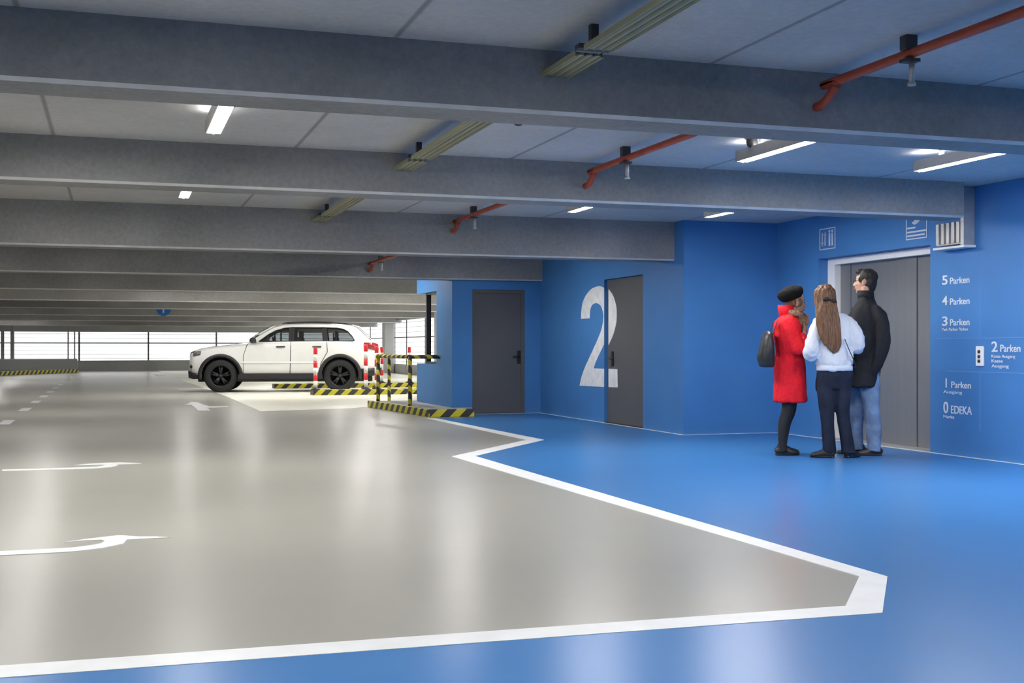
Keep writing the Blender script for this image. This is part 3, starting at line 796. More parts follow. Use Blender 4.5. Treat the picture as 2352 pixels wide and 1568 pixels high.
# lower trim
def seam_y(z):
    pts = [(.3, .951), (.48, .955), (.66, .966), (.93, .961), (1.10, .951), (1.20, .935), (1.245, .90)]
    for (a, ya), (c, yc) in zip(pts, pts[1:]):
        if z <= c: return ya + (yc - ya) * (z - a) / (c - a)
    return pts[-1][1]
for s in (-1, 1):
    b = B(); prism(b, [(1.30, .335), (3.36, .335), (3.36, .44), (3.30, .47), (1.36, .47), (1.30, .44)], s * .965 - .035, s * .965 + .03, 'xzy'); obj('sill_trim', b, 'black', car)
    b = B(); prism(b, [(1.36, .725), (3.3, .725), (3.3, .765), (1.36, .765)], s * .968 - .015, s * .968 + .012, 'xzy'); obj('side_moulding', b, 'frame_white', car)
    for ax in (.87, 3.79):                      # wheel arch cladding and liner
        b = B(); o1, o2 = [], []
        n = 26; rows = []
        for i in range(n + 1):
            a = R(-12) + (PI + R(24)) * i / n
            ca, sa = math.cos(a), math.sin(a)
            rows.append([(ax + ca * .455, s * .93, .42 + sa * .455), (ax + ca * .455, s * .985, .42 + sa * .455), (ax + ca * .535, s * .978, .42 + sa * .525), (ax + ca * .545, s * .955, .42 + sa * .535), (ax + ca * .545, s * .93, .42 + sa * .535)])
        loft_x(b, rows); obj('arch_trim', b, 'black', car)
        b = B(); rows = []
        for i in range(n + 1):
            a = R(-8) + (PI + R(16)) * i / n
            ca, sa = math.cos(a), math.sin(a)
            rows.append([(ax + ca * .462, s * .56, .42 + sa * .462), (ax + ca * .462, s * .96, .42 + sa * .462), (ax + ca * .474, s * .96, .42 + sa * .474), (ax + ca * .474, s * .56, .42 + sa * .474)])
        loft_x(b, rows); box(b, ax - .46, ax + .46, s * .56 - .01, s * .56 + .01, .3, .86); obj('arch_liner', b, 'black', car)
    b = B(); ball(b, (1.66, s * 1.03, 1.285), .085, .10, .075, seg=18); cyl(b, (1.72, s * .90, 1.24), (1.68, s * 1.0, 1.265), .022); obj('mirror', b, 'black', car)
    for hx in (2.33, 3.22):
        b = B(); box(b, hx - .11, hx + .11, s * .968 - .02, s * .968 + .028, 1.115, 1.15, .01); obj('door_handle', b, 'dark', car)
    b = B()
    for pts in ([(1.42, .47), (1.42, .9), (1.52, 1.2)], [(2.56, .47), (2.58, 1.25)], [(3.28, .47), (3.32, .72), (3.42, .9), (3.48, 1.0), (3.46, 1.25)]):
        for (xa, za), (xb, zb) in zip(pts, pts[1:]):
            for k in range(8):
                q = [(xa + (xb - xa) * t, za + (zb - za) * t) for t in (k / 8, (k + 1) / 8)]
                cyl(b, *[(x, s * (seam_y(z) - (.006 if x < 1.55 else 0)), z) for x, z in q], .008, 6)
    obj('door_seam', b, 'dark', car)
    b = B()                                     # headlamp
    loft_x(b, [[(.115, s * .72, .90), (.115, s * .72, .985), (.10, s * .60, .975), (.10, s * .60, .91)], [(.22, s * .872, .895), (.24, s * .872, 1.0), (.2, s * .75, 1.03), (.2, s * .75, .92)], [(.38, s * .925, .93), (.40, s * .925, 1.01), (.38, s * .86, 1.03), (.36, s * .86, .95)]])
    obj('headlamp', b, 'head_glass', car)
    b = B(); ball(b, (.16, s * .79, .64), .05, .05, .05); obj('fog_lamp', b, 'black', car)
    b = B()                                     # tail lamp wrapping the corner
    loft_x(b, [[(4.40, s * .945, 1.10), (4.38, s * .945, 1.235), (4.38, s * .84, 1.235), (4.4, s * .84, 1.1)], [(4.62, s * .912, 1.06), (4.62, s * .905, 1.235), (4.60, s * .80, 1.235), (4.6, s * .80, 1.06)], [(4.76, s * .82, 1.04), (4.74, s * .80, 1.20), (4.66, s * .66, 1.20), (4.70, s * .66, 1.05)]])
    obj('tail_lamp', b, 'tail_red', car)
b = B(); loft_x(b, [[(.07, -.70, .36), (.07, .70, .36), (.06, .72, .53), (.06, -.72, .53)], [(.2, -.86, .33), (.2, .86, .33), (.15, .88, .50), (.15, -.88, .50)], [(.42, -.93, .34), (.42, .93, .34), (.42, .955, .45), (.42, -.955, .45)]]); obj('front_bumper_trim', b, 'black', car)
b = B(); loft_x(b, [[(4.25, -.94, .36), (4.25, .94, .36), (4.25, .955, .58), (4.25, -.955, .58)], [(4.6, -.90, .40), (4.6, .90, .40), (4.63, .92, .60), (4.63, -.92, .60)], [(4.80, -.72, .44), (4.80, .72, .44), (4.83, .76, .60), (4.83, -.76, .60)]]); obj('rear_bumper_trim', b, 'black', car)
b = B()
for i in range(7): box(b, .055, .10, -.42 + i * .12, -.34 + i * .12, .80, .93, .012)
obj('grille', b, 'black', car)
b = B(); box(b, .3, 4.6, -.75, .75, .26, .40, .03); obj('underbody', b, 'black', car)
# cabin trim: floor, seats with headrests, steering wheel
b = B(); box(b, 1.7, 4.3, -.80, .80, 1.235, 1.268); obj('cabin_floor', b, 'cabin', car)
for x in (2.72, 3.62):
    for s in (-1, 1):
        b = B(); box(b, x, x + .13, s * .40 - .22, s * .40 + .22, 1.25, 1.38, .04); box(b, x + .03, x + .12, s * .40 - .12, s * .40 + .12, 1.37, 1.54, .04); obj('seat', b, 'cabin', car)
b = B()
for i in range(20):
    a, c = 2 * PI * i / 20, 2 * PI * (i + 1) / 20
    cyl(b, (2.15, -.38 + .17 * math.cos(a), 1.27 + .16 * math.sin(a)), (2.15, -.38 + .17 * math.cos(c), 1.27 + .16 * math.sin(c)), .014, 8)
obj('steering_wheel', b, 'cabin', car)
# wheels
def wheel(ax, s):
    r = .405
    b = B(); y0, y1 = s * .70, s * .955
    prof = [(r * .66, -.125), (r * .80, -.135), (r * .95, -.12), (r, -.085), (r, .085), (r * .95, .12), (r * .80, .135), (r * .66, .125), (r * .62, .08), (r * .62, -.08), (r * .66, -.125)]
    lathe(b, prof, (ax, s * .83, r + .002), 'y', 48, ends=False)
    w = obj('wheel', b, 'tyre', car)
    b = B()
    lathe(b, [(r * .67, -.10), (r * .67, .10), (r * .60, .09), (r * .58, -.02), (.0001, -.02), (.0001, -.10)], (ax, s * .83, r), 'y', 40, ends=False) if s > 0 else \
        lathe(b, [(r * .67, .10), (r * .67, -.10), (r * .60, -.09), (r * .58, .02), (.0001, .02), (.0001, .10)], (ax, s * .83, r), 'y', 40, ends=False)
    yo = s * .83 + s * .055
    for k in range(5):
        a = 2 * PI * k / 5 + .3
        for d in (-.16, .16):
            p0 = (ax + .05 * math.cos(a + d), yo + s * .02, r + .05 * math.sin(a + d)); p1 = (ax + r * .62 * math.cos(a + d * .9), yo + s * .015, r + r * .62 * math.sin(a + d * .9))
            tube(b, [(*p0, .03, .022), (*p1, .022, .02)], 8, 1)
    cyl(b, (ax, yo - s * .04, r), (ax, yo + s * .045, r), .05, 20)
    obj('rim', b, 'rim', w)
for ax in (.87, 3.79):
    for s in (-1, 1): wheel(ax, s)
b = B(); cyl(b, (.87, -.7, .405), (.87, .7, .405), .05); cyl(b, (3.79, -.7, .405), (3.79, .7, .405), .06); obj('axle', b, 'black', car)

# ------------------------------------------------------------------ the three people (u: to the right, v: away, z: up, in each one's own frame)
M['skin'] = mat('skin', (.58, .33, .23), .5, vary=.06, scale=12)
M['red_coat'] = mat('red wool', (.86, .018, .032), .8, spec=.2, vary=.10, scale=40)
M['white_jacket'] = mat('white jacket', (.84, .85, .88), .7, spec=.3, vary=.03)
M['black_coat'] = mat('black coat cloth', (.013, .014, .017), .8, spec=.3, vary=.2, scale=30)
M['dark_jeans'] = mat('dark jeans', (.017, .022, .038), .85, spec=.2, vary=.35, scale=9)
M['light_jeans'] = mat('washed jeans', (.19, .28, .43), .85, spec=.2, vary=.38, scale=7)
M['tights'] = mat('black tights', (.010, .010, .012), .7)
M['shoe'] = mat('black shoe leather', (.012, .012, .013), .45)
M['brown_shoe'] = mat('dark brown shoe leather', (.035, .024, .018), .5)
M['beret'] = mat('black felt', (.012, .012, .012), .95, spec=.1, vary=.3, scale=60)
M['bag'] = mat('black bag leather', (.022, .023, .026), .4, vary=.3, scale=10)
M['scarf'] = mat('patterned scarf', (.36, .25, .16), .9, spec=.1, vary=.55, scale=45)
M['hair_brown'] = mat('brown hair', (.19, .092, .045), .55, spec=.35, vary=.6, scale=9, stretch=(9, 9, .8))
M['hair_dark'] = mat('dark hair', (.018, .015, .013), .6, spec=.35, vary=.45, scale=9, stretch=(9, 9, 1))
M['eye'] = mat('eye', (.02, .015, .012), .1)
M['lips'] = mat('lips', (.42, .13, .12), .5)

def hand(bm, w, d, n, curl=.5, side=1):
    """w wrist, d towards the fingers, n out of the back of the hand; side picks the thumb's side"""
    w, d, n = Vector(w), Vector(d).normalized(), Vector(n).normalized()
    n = (n - d * n.dot(d)).normalized(); s = d.cross(n) * side
    tube(bm, [(*w, .026, .02), (*(w + d * .03), .034, .018), (*(w + d * .075), .042, .015), (*(w + d * .09), .038, .012)], 12, 2, ref=tuple(s))
    for i, (off, ln) in enumerate(((.030, .070), (.010, .078), (-.010, .073), (-.029, .058))):
        p = w + d * .082 + s * off; dd = d.copy(); pts = [(*p, .0095)]
        for j, q in enumerate((.45, .32, .23)):
            dd = (dd - n * curl * (.55 + .25 * j)).normalized(); p = p + dd * ln * q; pts.append((*p, .0088 - .001 * j))
        tube(bm, pts, 8, 2)
    p = w + d * .025 + s * .030; dd = (d * .75 + s * .75 - n * .25).normalized(); pts = [(*p, .013)]
    for j, q in enumerate((.034, .026, .020)):
        p = p + dd * q; pts.append((*p, .0115 - .0012 * j)); dd = (dd + d * .25 - n * curl * .35).normalized()
    tube(bm, pts, 8, 2)

def head_form(bm, c, yaw, pitch=0.0, k=1.0, fem=False):
    """head with a face; yaw 0 looks to +u, turning towards +v; returns the matrix from head space (x forward, y left, z up)"""
    m = Matrix.Translation(c) @ Matrix.Rotation(yaw, 4, 'Z') @ Matrix.Rotation(-pitch, 4, 'Y') @ Matrix.Diagonal((k, k, k, 1))
    r = m.to_3x3().normalized()
    P = lambda x, y, z: m @ Vector((x, y, z))
    ball(bm, P(-.012, 0, .030), .098 * k, .076 * k, .092 * k, r, 28)             # skull
    ball(bm, P(.030, 0, -.030), .060 * k, .060 * k, .078 * k, r, 24)             # face
    jw = .052 if fem else .058
    ball(bm, P(.030, 0, -.078), .050 * k, jw * k, .034 * k, r, 20)               # jaw
    ball(bm, P(.066, 0, -.098), .020 * k, .022 * k, .017 * k, r, 14)             # chin
    ball(bm, P(.060, 0, .028), .026 * k, .052 * k, .018 * k, r, 16)              # brow
    a, b_, cc = P(.080, 0, .012), P(.098, 0, -.020), P(.108, 0, -.036)
    tube(bm, [(*a, .008 * k), (*b_, .011 * k), (*cc, .014 * k), (*P(.088, 0, -.045), .010 * k)], 10, 2)
    for s in (-1, 1):
        ball(bm, P(.098, s * .012, -.038), .010 * k, .008 * k, .008 * k, r, 10)
        ball(bm, P(.062, s * .036, -.028), .020 * k, .020 * k, .018 * k, r, 14)  # cheek
        ball(bm, P(.072, s * .031, .008), .013 * k, .016 * k, .010 * k, r, 12)   # lids
        re = r @ Matrix.Rotation(s * R(18), 3, 'Z')
        ball(bm, P(-.012, s * .077, -.012), .022 * k, .009 * k, .034 * k, re, 14)  # ear
        ball(bm, P(-.006, s * .079, -.034), .012 * k, .009 * k, .014 * k, re, 10)
    ball(bm, P(.086, 0, -.066), .013 * k, .024 * k, .007 * k, r, 12); ball(bm, P(.084, 0, -.076), .012 * k, .020 * k, .007 * k, r, 12)
    return m, r

def face_parts(root, m, r, k=1.0):
    for s in (-1, 1):
        b = B(); ball(b, m @ Vector((.0795, s * .031, .005)), .0085 * k, .0115 * k, .0075 * k, r, 12); obj('eye', b, 'eye', root)
        b = B(); pts = [m @ Vector(q) for q in ((.082, s * .014, .026), (.084, s * .030, .031), (.074, s * .048, .026))]
        tube(b, [(*p, .0035) for p in pts], 6, 3); obj('eyebrow', b, 'hair_dark', root)
    b = B(); tube(b, [(*(m @ Vector(q)), rr) for q, rr in (((.086, -.023, -.071), .003), ((.098, 0, -.070), .006), ((.086, .023, -.071), .003))], 8, 3); obj('mouth', b, 'lips', root)

def shoe(bm, heel, yaw, L=.26, w=.045, h=.09, heelh=.0):
    c, s = math.cos(yaw), math.sin(yaw)
    P = lambda a, z: (heel[0] + c * a, heel[1] + s * a, z)
    tube(bm, [(*P(0.0, .030), .028, .030), (*P(.03, .045), w * .85, .045), (*P(.09, .048), w * .85, .048), (*P(.15, .036), w, .036), (*P(.21, .027), w * .95, .027), (*P(L - .01, .020), w * .5, .018)], 14, 3, ref=(-s, c, 0))
    tube(bm, [(*P(.055, .05), w * .85), (*P(.05, h + .02), w * .8)], 12, 1, ref=(c, s, 0))
    tube(bm, [(*P(0.0, .010), w * .8, .010), (*P(.10, .010), w * .85, .010), (*P(.16, .010), w * 1.03, .010), (*P(L, .010), w * .45, .009)], 12, 3, ref=(-s, c, 0))

def drape(root, pts, axis, gap, rad):
    """push a strap's points out from the wearer's vertical axis until they lie just off the cloth"""
    from mathutils.bvhtree import BVHTree
    vs, ps = [], []
    for ch in root.children:
        b0 = len(vs); vs += [v.co.copy() for v in ch.data.vertices]; ps += [tuple(b0 + i for i in p.vertices) for p in ch.data.polygons]
    tree = BVHTree.FromPolygons(vs, ps); out = []
    for x, y, z in pts:
        c = Vector((axis[0], axis[1], z)); d = Vector((x, y, z)) - c; d.normalize()
        far = c + d * 1.0
        hit = tree.ray_cast(far, -d, 1.0)
        p = hit[0] + d * (gap + rad[0]) if hit[0] is not None else Vector((x, y, z))
        if (Vector((x, y, z)) - c).length > (p - c).length: p = Vector((x, y, z))
        for _ in range(6):                       # clear of the cloth in every direction
            n = tree.find_nearest(p)
            if n[0] is None or n[3] >= gap + rad[1] * .6: break
            p = p + d * .004
        out.append((*p, *rad))
    return out

VIEW = -R(18.23)
def ground(u, v, at):                       # helper: a point u to the right and v away of a spot on the floor
    c, s = math.cos(VIEW), math.sin(VIEW)
    return (at[0] + u * c - v * s, at[1] + u * s + v * c, 0)

# ---- woman in the red coat, facing right
SPOT = (6.92, 10.57)
loc_red = ground(-.395, .37, SPOT)
p1 = thing('person', 'woman in a knee-length red coat and black beret, standing in profile at the left', 'person', loc_red, VIEW)
FY = R(14)
hc = (.088, .02, 1.585)
bm = B()
hm, hr = head_form(bm, hc, FY - R(10), R(-4), .97, True)
tube(bm, [(.055, .0, 1.56, .052), (.03, .0, 1.49, .052), (.005, .0, 1.42, .07)], 14, 2)
rings_z(bm, [(.84, .02, 0, .11, .155, 0), (.95, .015, 0, .115, .155, 0), (1.08, .01, 0, .10, .125, 0), (1.22, .0, 0, .105, .15, 0), (1.34, -.01, 0, .10, .16, 0), (1.41, -.005, 0, .075, .13, 0), (1.44, 0, 0, .05, .07, 0)])
tube(bm, [(-.005, -.16, 1.375, .05), (.03, -.205, 1.24, .045), (.055, -.21, 1.11, .036), (.105, -.165, 1.18, .034), (.145, -.10, 1.265, .026)], 12, 3)
hand(bm, (.145, -.10, 1.265), (.25, .55, .75), (.8, -.4, .1), .6, 1)
tube(bm, [(-.005, .16, 1.375, .05), (.06, .20, 1.22, .045), (.09, .19, 1.13, .036), (.15, .12, 1.26, .033), (.19, .07, 1.345, .026)], 12, 3)
hand(bm, (.19, .07, 1.345), (.15, -.35, .9), (.8, .3, .1), .6, -1)
for y, kx, fx in ((-.085, -.02, -.075), (.08, .045, -.035)):
    tube(bm, [(.02, y, .88, .078), (.5 * (.02 + kx), y, .66, .072), (kx, y, .47, .052), (.5 * (kx + fx) - .012, y, .32, .050), (fx, y, .10, .032), (fx + .01, y, .04, .034)], 14, 3)
obj('body', organic(bm, .0065, 3, name='body'), 'skin', p1)
face_parts(p1, hm, hr, .97)
bm = B()
for y, kx, fx in ((-.085, -.02, -.075), (.08, .045, -.035)):
    tube(bm, [(.02, y, .90, .088), (.5 * (.02 + kx), y, .66, .082), (kx, y, .47, .062), (.5 * (kx + fx) - .012, y, .33, .060), (fx, y, .11, .043), (fx + .005, y, .07, .045), (fx + .012, y, .035, .045)], 16, 3)
obj('tights', organic(bm, .009, 3, .003, name='tights'), 'tights', p1)
for (hx, hy, yw) in ((-.145, -.085, R(6)), (-.105, .085, R(2))):
    bm = B(); shoe(bm, (hx, hy), yw, .25, .043); obj('shoe', organic(bm, .007, 2, name='shoe'), 'shoe', p1)
bm = B()
rings_z(bm, [(.555, .025, 0, .168, .215, 0), (.60, .025, 0, .168, .213, 0), (.75, .022, 0, .160, .205, 0), (.95, .015, 0, .150, .19, 0), (1.07, .012, 0, .135, .165, 0), (1.20, .002, 0, .138, .18, 0), (1.32, -.01, 0, .136, .195, 0), (1.39, -.014, 0, .118, .18, 0), (1.435, -.01, 0, .085, .115, 0), (1.46, -.01, 0, .065, .08, 0)], n=2.3)
tube(bm, [(-.018, -.085, 1.40, .04), (-.02, -.14, 1.385, .068), (-.01, -.185, 1.31, .073), (.03, -.22, 1.16, .066), (.055, -.22, 1.085, .063), (.085, -.19, 1.12, .058), (.14, -.11, 1.25, .047)], 16, 3)
tube(bm, [(-.018, .085, 1.40, .04), (-.02, .14, 1.385, .068), (.06, .21, 1.22, .066), (.09, .20, 1.12, .060), (.15, .13, 1.24, .055), (.185, .085, 1.325, .046)], 16, 3)
obj('coat', organic(bm, .010, 3, .013, (9, 9, 4.5), 'coat', .008), 'red_coat', p1)
bm = B()                                    # stand-up collar: a band open at the throat
rows = []
for i in range(23):
    a = R(55) + R(250) * i / 22
    ca, sa = math.cos(a), math.sin(a)
    rows.append([(-.005 + .078 * ca, .0 + .085 * sa, 1.425), (-.015 + .090 * ca, .0 + .092 * sa, 1.555), (-.015 + .078 * ca, .0 + .08 * sa, 1.555), (-.005 + .066 * ca, .0 + .073 * sa, 1.425)])
loft_x(bm, rows); obj('collar', bm, 'red_coat', p1)
bm = B()
for i in range(4): 
    z = 1.30 - .2 * i; ball(bm, (.142 + (.02 if i > 1 else 0), .05, z), .012, .012, .012, seg=10)
obj('button', bm, 'dark', p1)
bm = B()
tube(bm, [(.10, -.085, 1.475, .035, .03), (.02, -.075, 1.475, .034, .03), (-.02, .0, 1.48, .032, .03), (.02, .075, 1.475, .034, .03), (.10, .06, 1.46, .04, .034), (.125, -.01, 1.45, .046, .036), (.11, -.075, 1.47, .038, .03)], 14, 4)
tube(bm, [(.12, -.03, 1.45, .045, .03), (.14, -.02, 1.37, .045, .026), (.146, -.01, 1.27, .04, .02)], 12, 3)
obj('scarf', organic(bm, .009, 2, .007, (16, 16, 10), 'scarf', .003), 'scarf', p1)
bm = B()
mt = Matrix.Translation((.030, .01, 1.665)) @ Matrix.Rotation(R(-17), 4, 'Y')
lathe(bm, [(.092, -.055), (.104, -.045), (.130, -.015), (.140, .02), (.128, .052), (.09, .078), (.04, .09), (.0005, .092)], (0, 0, 0), 'z', 36)
for v in bm.verts: v.co = mt @ v.co
cyl(bm, mt @ Vector((0, 0, .088)), mt @ Vector((.005, 0, .108)), .006, 8)
obj('beret', organic(bm, .008, 3, .008, (11, 11, 11), 'beret', .003), 'beret', p1)
bm = B()
ball(bm, hm @ Vector((-.035, 0, -.01)), .075, .084, .075, hr); ball(bm, hm @ Vector((-.05, 0, -.07)), .05, .07, .055, hr)
ball(bm, hm @ Vector((.02, -.07, -.0)), .03, .016, .045, hr); ball(bm, hm @ Vector((.02, .07, -.0)), .03, .016, .045, hr)
obj('hair', organic(bm, .008, 2, .005, (30, 30, 9), 'hair'), 'hair_brown', p1)

# ---- the black bag on her back
bag = thing('backpack', 'black leather bag hanging on the back of the woman in the red coat', 'bag', loc_red, VIEW)
bm = B()
rings_z(bm, [(.915, -.23, -.06, .055, .11, 0), (.935, -.237, -.06, .075, .135, 0), (1.02, -.242, -.06, .078, .145, 0), (1.14, -.232, -.06, .068, .14, 0), (1.24, -.222, -.06, .048, .115, 0), (1.285, -.215, -.06, .025, .075, 0)], n=2.4)
obj('pouch', organic(bm, .010, 3, .010, (10, 10, 5), 'pouch', .003), 'bag', bag)
bm = B(); rings_z(bm, [(.95, -.285, -.06, .022, .08, 0), (1.0, -.298, -.06, .03, .09, 0), (1.06, -.295, -.06, .025, .09, 0), (1.08, -.285, -.06, .015, .08, 0)], n=2.6); obj('front_pocket', organic(bm, .007, 2, name='pocket'), 'bag', bag)
for y in (-.13, .03):
    bm = B(); tube(bm, drape(p1, [(-.20, y, 1.24), (-.175, y, 1.29), (-.155, y, 1.34), (-.14, y - .005, 1.385)], (.02, -.02), .007, (.005, .015)), 10, 3, ref=(1, 0, 0))
    obj('strap', bm, 'bag', bag)

# ---- woman in the white jacket, seen from behind
loc_w = ground(0, 0, SPOT)
p2 = thing('person', 'woman with long brown hair, short white jacket and dark jeans, seen from behind', 'person', loc_w, VIEW)
bm = B()
hm, hr = head_form(bm, (-.082, .03, 1.615), R(112), R(6), .96, True)
tube(bm, [(-.07, .005, 1.57, .05), (-.04, -.005, 1.50, .05), (-.02, -.01, 1.43, .065)], 14, 2)
rings_z(bm, [(.86, -.005, 0, .145, .105, 0), (.95, -.005, 0, .15, .105, 0), (1.06, -.01, 0, .125, .09, 0), (1.2, -.012, 0, .14, .10, 0), (1.34, -.015, 0, .15, .10, 0), (1.40, -.015, 0, .12, .08, 0), (1.44, -.015, 0, .06, .055, 0)])
tube(bm, [(-.165, 0, 1.38, .048), (-.225, -.04, 1.20, .043), (-.265, -.03, 1.07, .036), (-.19, .13, 1.10, .034), (-.12, .25, 1.14, .026)], 12, 3)
hand(bm, (-.12, .25, 1.14), (.55, .75, .2), (-.5, .3, .8), .6, 1)
tube(bm, [(.11, 0, 1.38, .045), (.165, -.04, 1.25, .043), (.21, -.02, 1.15, .036), (.19, .13, 1.12, .034), (.10, .25, 1.13, .026)], 12, 3)
hand(bm, (.10, .25, 1.13), (-.6, .7, .2), (.5, .3, .8), .6, -1)
LEGL = [(-.085, 0, .88, .09), (-.095, .005, .66, .08), (-.085, .0, .46, .055), (-.075, .01, .3, .052), (-.055, .02, .10, .036), (-.055, .02, .05, .036)]
LEGR = [(.075, 0, .88, .09), (.07, .0, .66, .08), (.075, -.005, .46, .055), (.095, -.01, .3, .052), (.128, .0, .10, .036), (.13, .0, .05, .036)]
for L in (LEGL, LEGR): tube(bm, L, 14, 3)
obj('body', organic(bm, .0065, 3, name='body'), 'skin', p2)
face_parts(p2, hm, hr, .96)
bm = B()
rings_z(bm, [(.70, -.01, 0, .10, .09, 0), (.80, -.005, 0, .172, .122, 0), (.88, -.004, 0, .172, .125, 0), (.97, -.006, 0, .155, .115, 0), (1.02, -.008, 0, .145, .105, 0)], n=2.2)
for L in (LEGL, LEGR): tube(bm, [(x, y, z, r + a) for (x, y, z, r), a in zip(L, (.012, .010, .015, .014, .032, .038))], 18, 3)
obj('jeans', organic(bm, .009, 2, .006, (9, 9, 5), 'jeans', .003), 'dark_jeans', p2)
bm = B(); shoe(bm, (-.015, -.02), R(158), .24, .044); obj('shoe', organic(bm, .007, 2, name='shoe'), 'shoe', p2)
bm = B(); shoe(bm, (.10, -.03), R(42), .24, .044); obj('shoe', organic(bm, .007, 2, name='shoe'), 'shoe', p2)
bm = B()
rings_z(bm, [(.885, -.008, 0, .168, .135, 0), (.92, -.008, 0, .172, .138, 0), (.935, -.008, 0, .166, .132, 0), (.96, -.008, 0, .182, .145, 0), (1.06, -.01, 0, .183, .14, 0), (1.2, -.012, 0, .186, .14, 0), (1.32, -.014, 0, .186, .135, 0), (1.39, -.015, 0, .165, .115, 0), (1.44, -.015, 0, .10, .085, 0), (1.475, -.02, 0, .065, .065, 0)], n=2.3)
tube(bm, [(-.07, -.005, 1.415, .04), (-.13, 0, 1.39, .066), (-.185, -.02, 1.31, .076), (-.215, -.035, 1.23, .078), (-.245, -.05, 1.12, .076), (-.255, -.02, 1.05, .074), (-.20, .10, 1.08, .066), (-.13, .225, 1.13, .046)], 18, 3)
tube(bm, [(.04, -.005, 1.415, .04), (.10, 0, 1.39, .066), (.155, -.02, 1.32, .076), (.185, -.035, 1.26, .078), (.205, -.045, 1.18, .074), (.215, -.02, 1.12, .070), (.17, .10, 1.11, .064), (.115, .225, 1.125, .046)], 18, 3)
obj('jacket', organic(bm, .009, 3, .016, (10, 10, 7), 'jacket', .009), 'white_jacket', p2)
bm = B(); rings_z(bm, [(.883, -.008, 0, .173, .14, 0), (.888, -.008, 0, .178, .145, 0), (.93, -.008, 0, .178, .145, 0), (.936, -.008, 0, .173, .14, 0)], k=1, n=2.3, segs=36); obj('waistband', bm, 'white_jacket', p2)
bm = B()
rings_z(bm, [(1.755, -.075, .02, .012, .012, 0), (1.74, -.078, .015, .062, .062, 0), (1.70, -.082, .01, .094, .095, 0), (1.64, -.084, .0, .106, .105, 0), (1.58, -.085, -.02, .108, .098, 0), (1.50, -.085, -.075, .112, .072, 0), (1.42, -.083, -.11, .118, .052, 0), (1.32, -.080, -.135, .122, .046, 0), (1.22, -.065, -.145, .112, .042, 0), (1.15, -.045, -.148, .085, .036, 0), (1.09, -.03, -.15, .045, .026, 0), (1.065, -.025, -.15, .012, .012, 0)], segs=40)
for v in bm.verts: v.co.x -= .022
hb = organic(bm, .0065, 2, .012, (42, 42, 3.5), 'hair', .004)
obj('hair', hb, 'hair_brown', p2)
bm = B(); ball(bm, (-.12, -.118, 1.60), .035, .018, .022); ball(bm, (-.05, -.112, 1.585), .03, .018, .018); cyl(bm, (-.14, -.112, 1.59), (-.02, -.108, 1.58), .012); obj('hair_clip', bm, 'black', p2)

sb = thing('shoulder_bag', 'black shoulder bag of which the thin strap crosses the white jacket', 'bag', loc_w, VIEW)
bm = B(); tube(bm, drape(p2, [(.05, -.165, 1.20), (.09, -.168, 1.10), (.135, -.15, 1.01), (.175, -.10, .95), (.20, -.03, .92), (.19, .07, .90), (.13, .16, .88), (.05, .20, .87)], (0, 0), .007, (.004, .012)), 8, 3, ref=(0, 0, 1)); obj('strap', bm, 'bag', sb)
bm = B(); rings_z(bm, [(.66, -.03, .235, .09, .03, 0), (.68, -.03, .235, .11, .038, 0), (.78, -.03, .235, .11, .038, 0), (.865, -.03, .23, .09, .022, 0)], n=3); obj('pouch', organic(bm, .008, 2, name='pouch'), 'bag', sb)

# ---- man in the black coat, facing left and away
loc_m = ground(.39, .33, SPOT)
p3 = thing('person', 'tall dark-haired man in a black coat and light jeans beside the lift doors', 'person', loc_m, VIEW)
bm = B()
hm, hr = head_form(bm, (.012, .02, 1.80), R(146), R(2), 1.06)
tube(bm, [(.015, .0, 1.75, .058), (.02, .0, 1.68, .06), (.025, .0, 1.58, .085)], 14, 2)
TA = R(58)
rings_z(bm, [(.88, .0, 0, .165, .115, TA), (1.0, .005, 0, .165, .12, TA), (1.15, .01, 0, .16, .12, TA), (1.3, .018, 0, .175, .125, TA), (1.45, .025, 0, .185, .12, TA), (1.54, .027, 0, .14, .09, TA), (1.6, .025, 0, .07, .07, TA)])
tube(bm, [(.075, -.12, 1.46, .045), (.12, -.20, 1.32, .045), (.12, -.225, 1.16, .042), (.085, -.215, 1.02, .036), (.03, -.165, .90, .028)], 12, 3)
hand(bm, (.03, -.165, .90), (-.45, .25, -.85), (.1, -.95, 0), .2, -1)
tube(bm, [(-.02, .12, 1.46, .045), (-.062, .205, 1.32, .045), (-.08, .222, 1.17, .042), (-.15, .16, 1.17, .038), (-.20, .06, 1.20, .03)], 12, 3)
hand(bm, (-.20, .06, 1.20), (-.5, -.75, .2), (-.6, .4, .6), .6, 1)
LN = [(.02, -.075, .92, .095), (.035, -.085, .70, .085), (.05, -.085, .49, .060), (.065, -.085, .32, .058), (.075, -.085, .11, .04), (.075, -.085, .05, .04)]
LF = [(-.03, .075, .92, .095), (-.04, .08, .70, .085), (-.055, .085, .49, .060), (-.06, .09, .32, .058), (-.06, .095, .11, .04), (-.06, .095, .05, .04)]
for L in (LN, LF): tube(bm, L, 14, 3)
obj('body', organic(bm, .0065, 3, name='body'), 'skin', p3)
face_parts(p3, hm, hr, 1.06)
bm = B()
rings_z(bm, [(.78, .0, 0, .15, .11, TA), (.88, .0, 0, .185, .135, TA), (1.0, .0, 0, .175, .13, TA), (1.05, .005, 0, .17, .125, TA)], n=2.2)
for L in (LN, LF): tube(bm, [(x, y, z, r + a) for (x, y, z, r), a in zip(L, (.014, .014, .022, .020, .032, .030))], 18, 3)
obj('jeans', organic(bm, .009, 2, .010, (9, 9, 6), 'jeans', .004), 'light_jeans', p3)
bm = B(); shoe(bm, (.155, -.085), R(174), .29, .05); obj('shoe', organic(bm, .007, 2, name='shoe'), 'brown_shoe', p3)
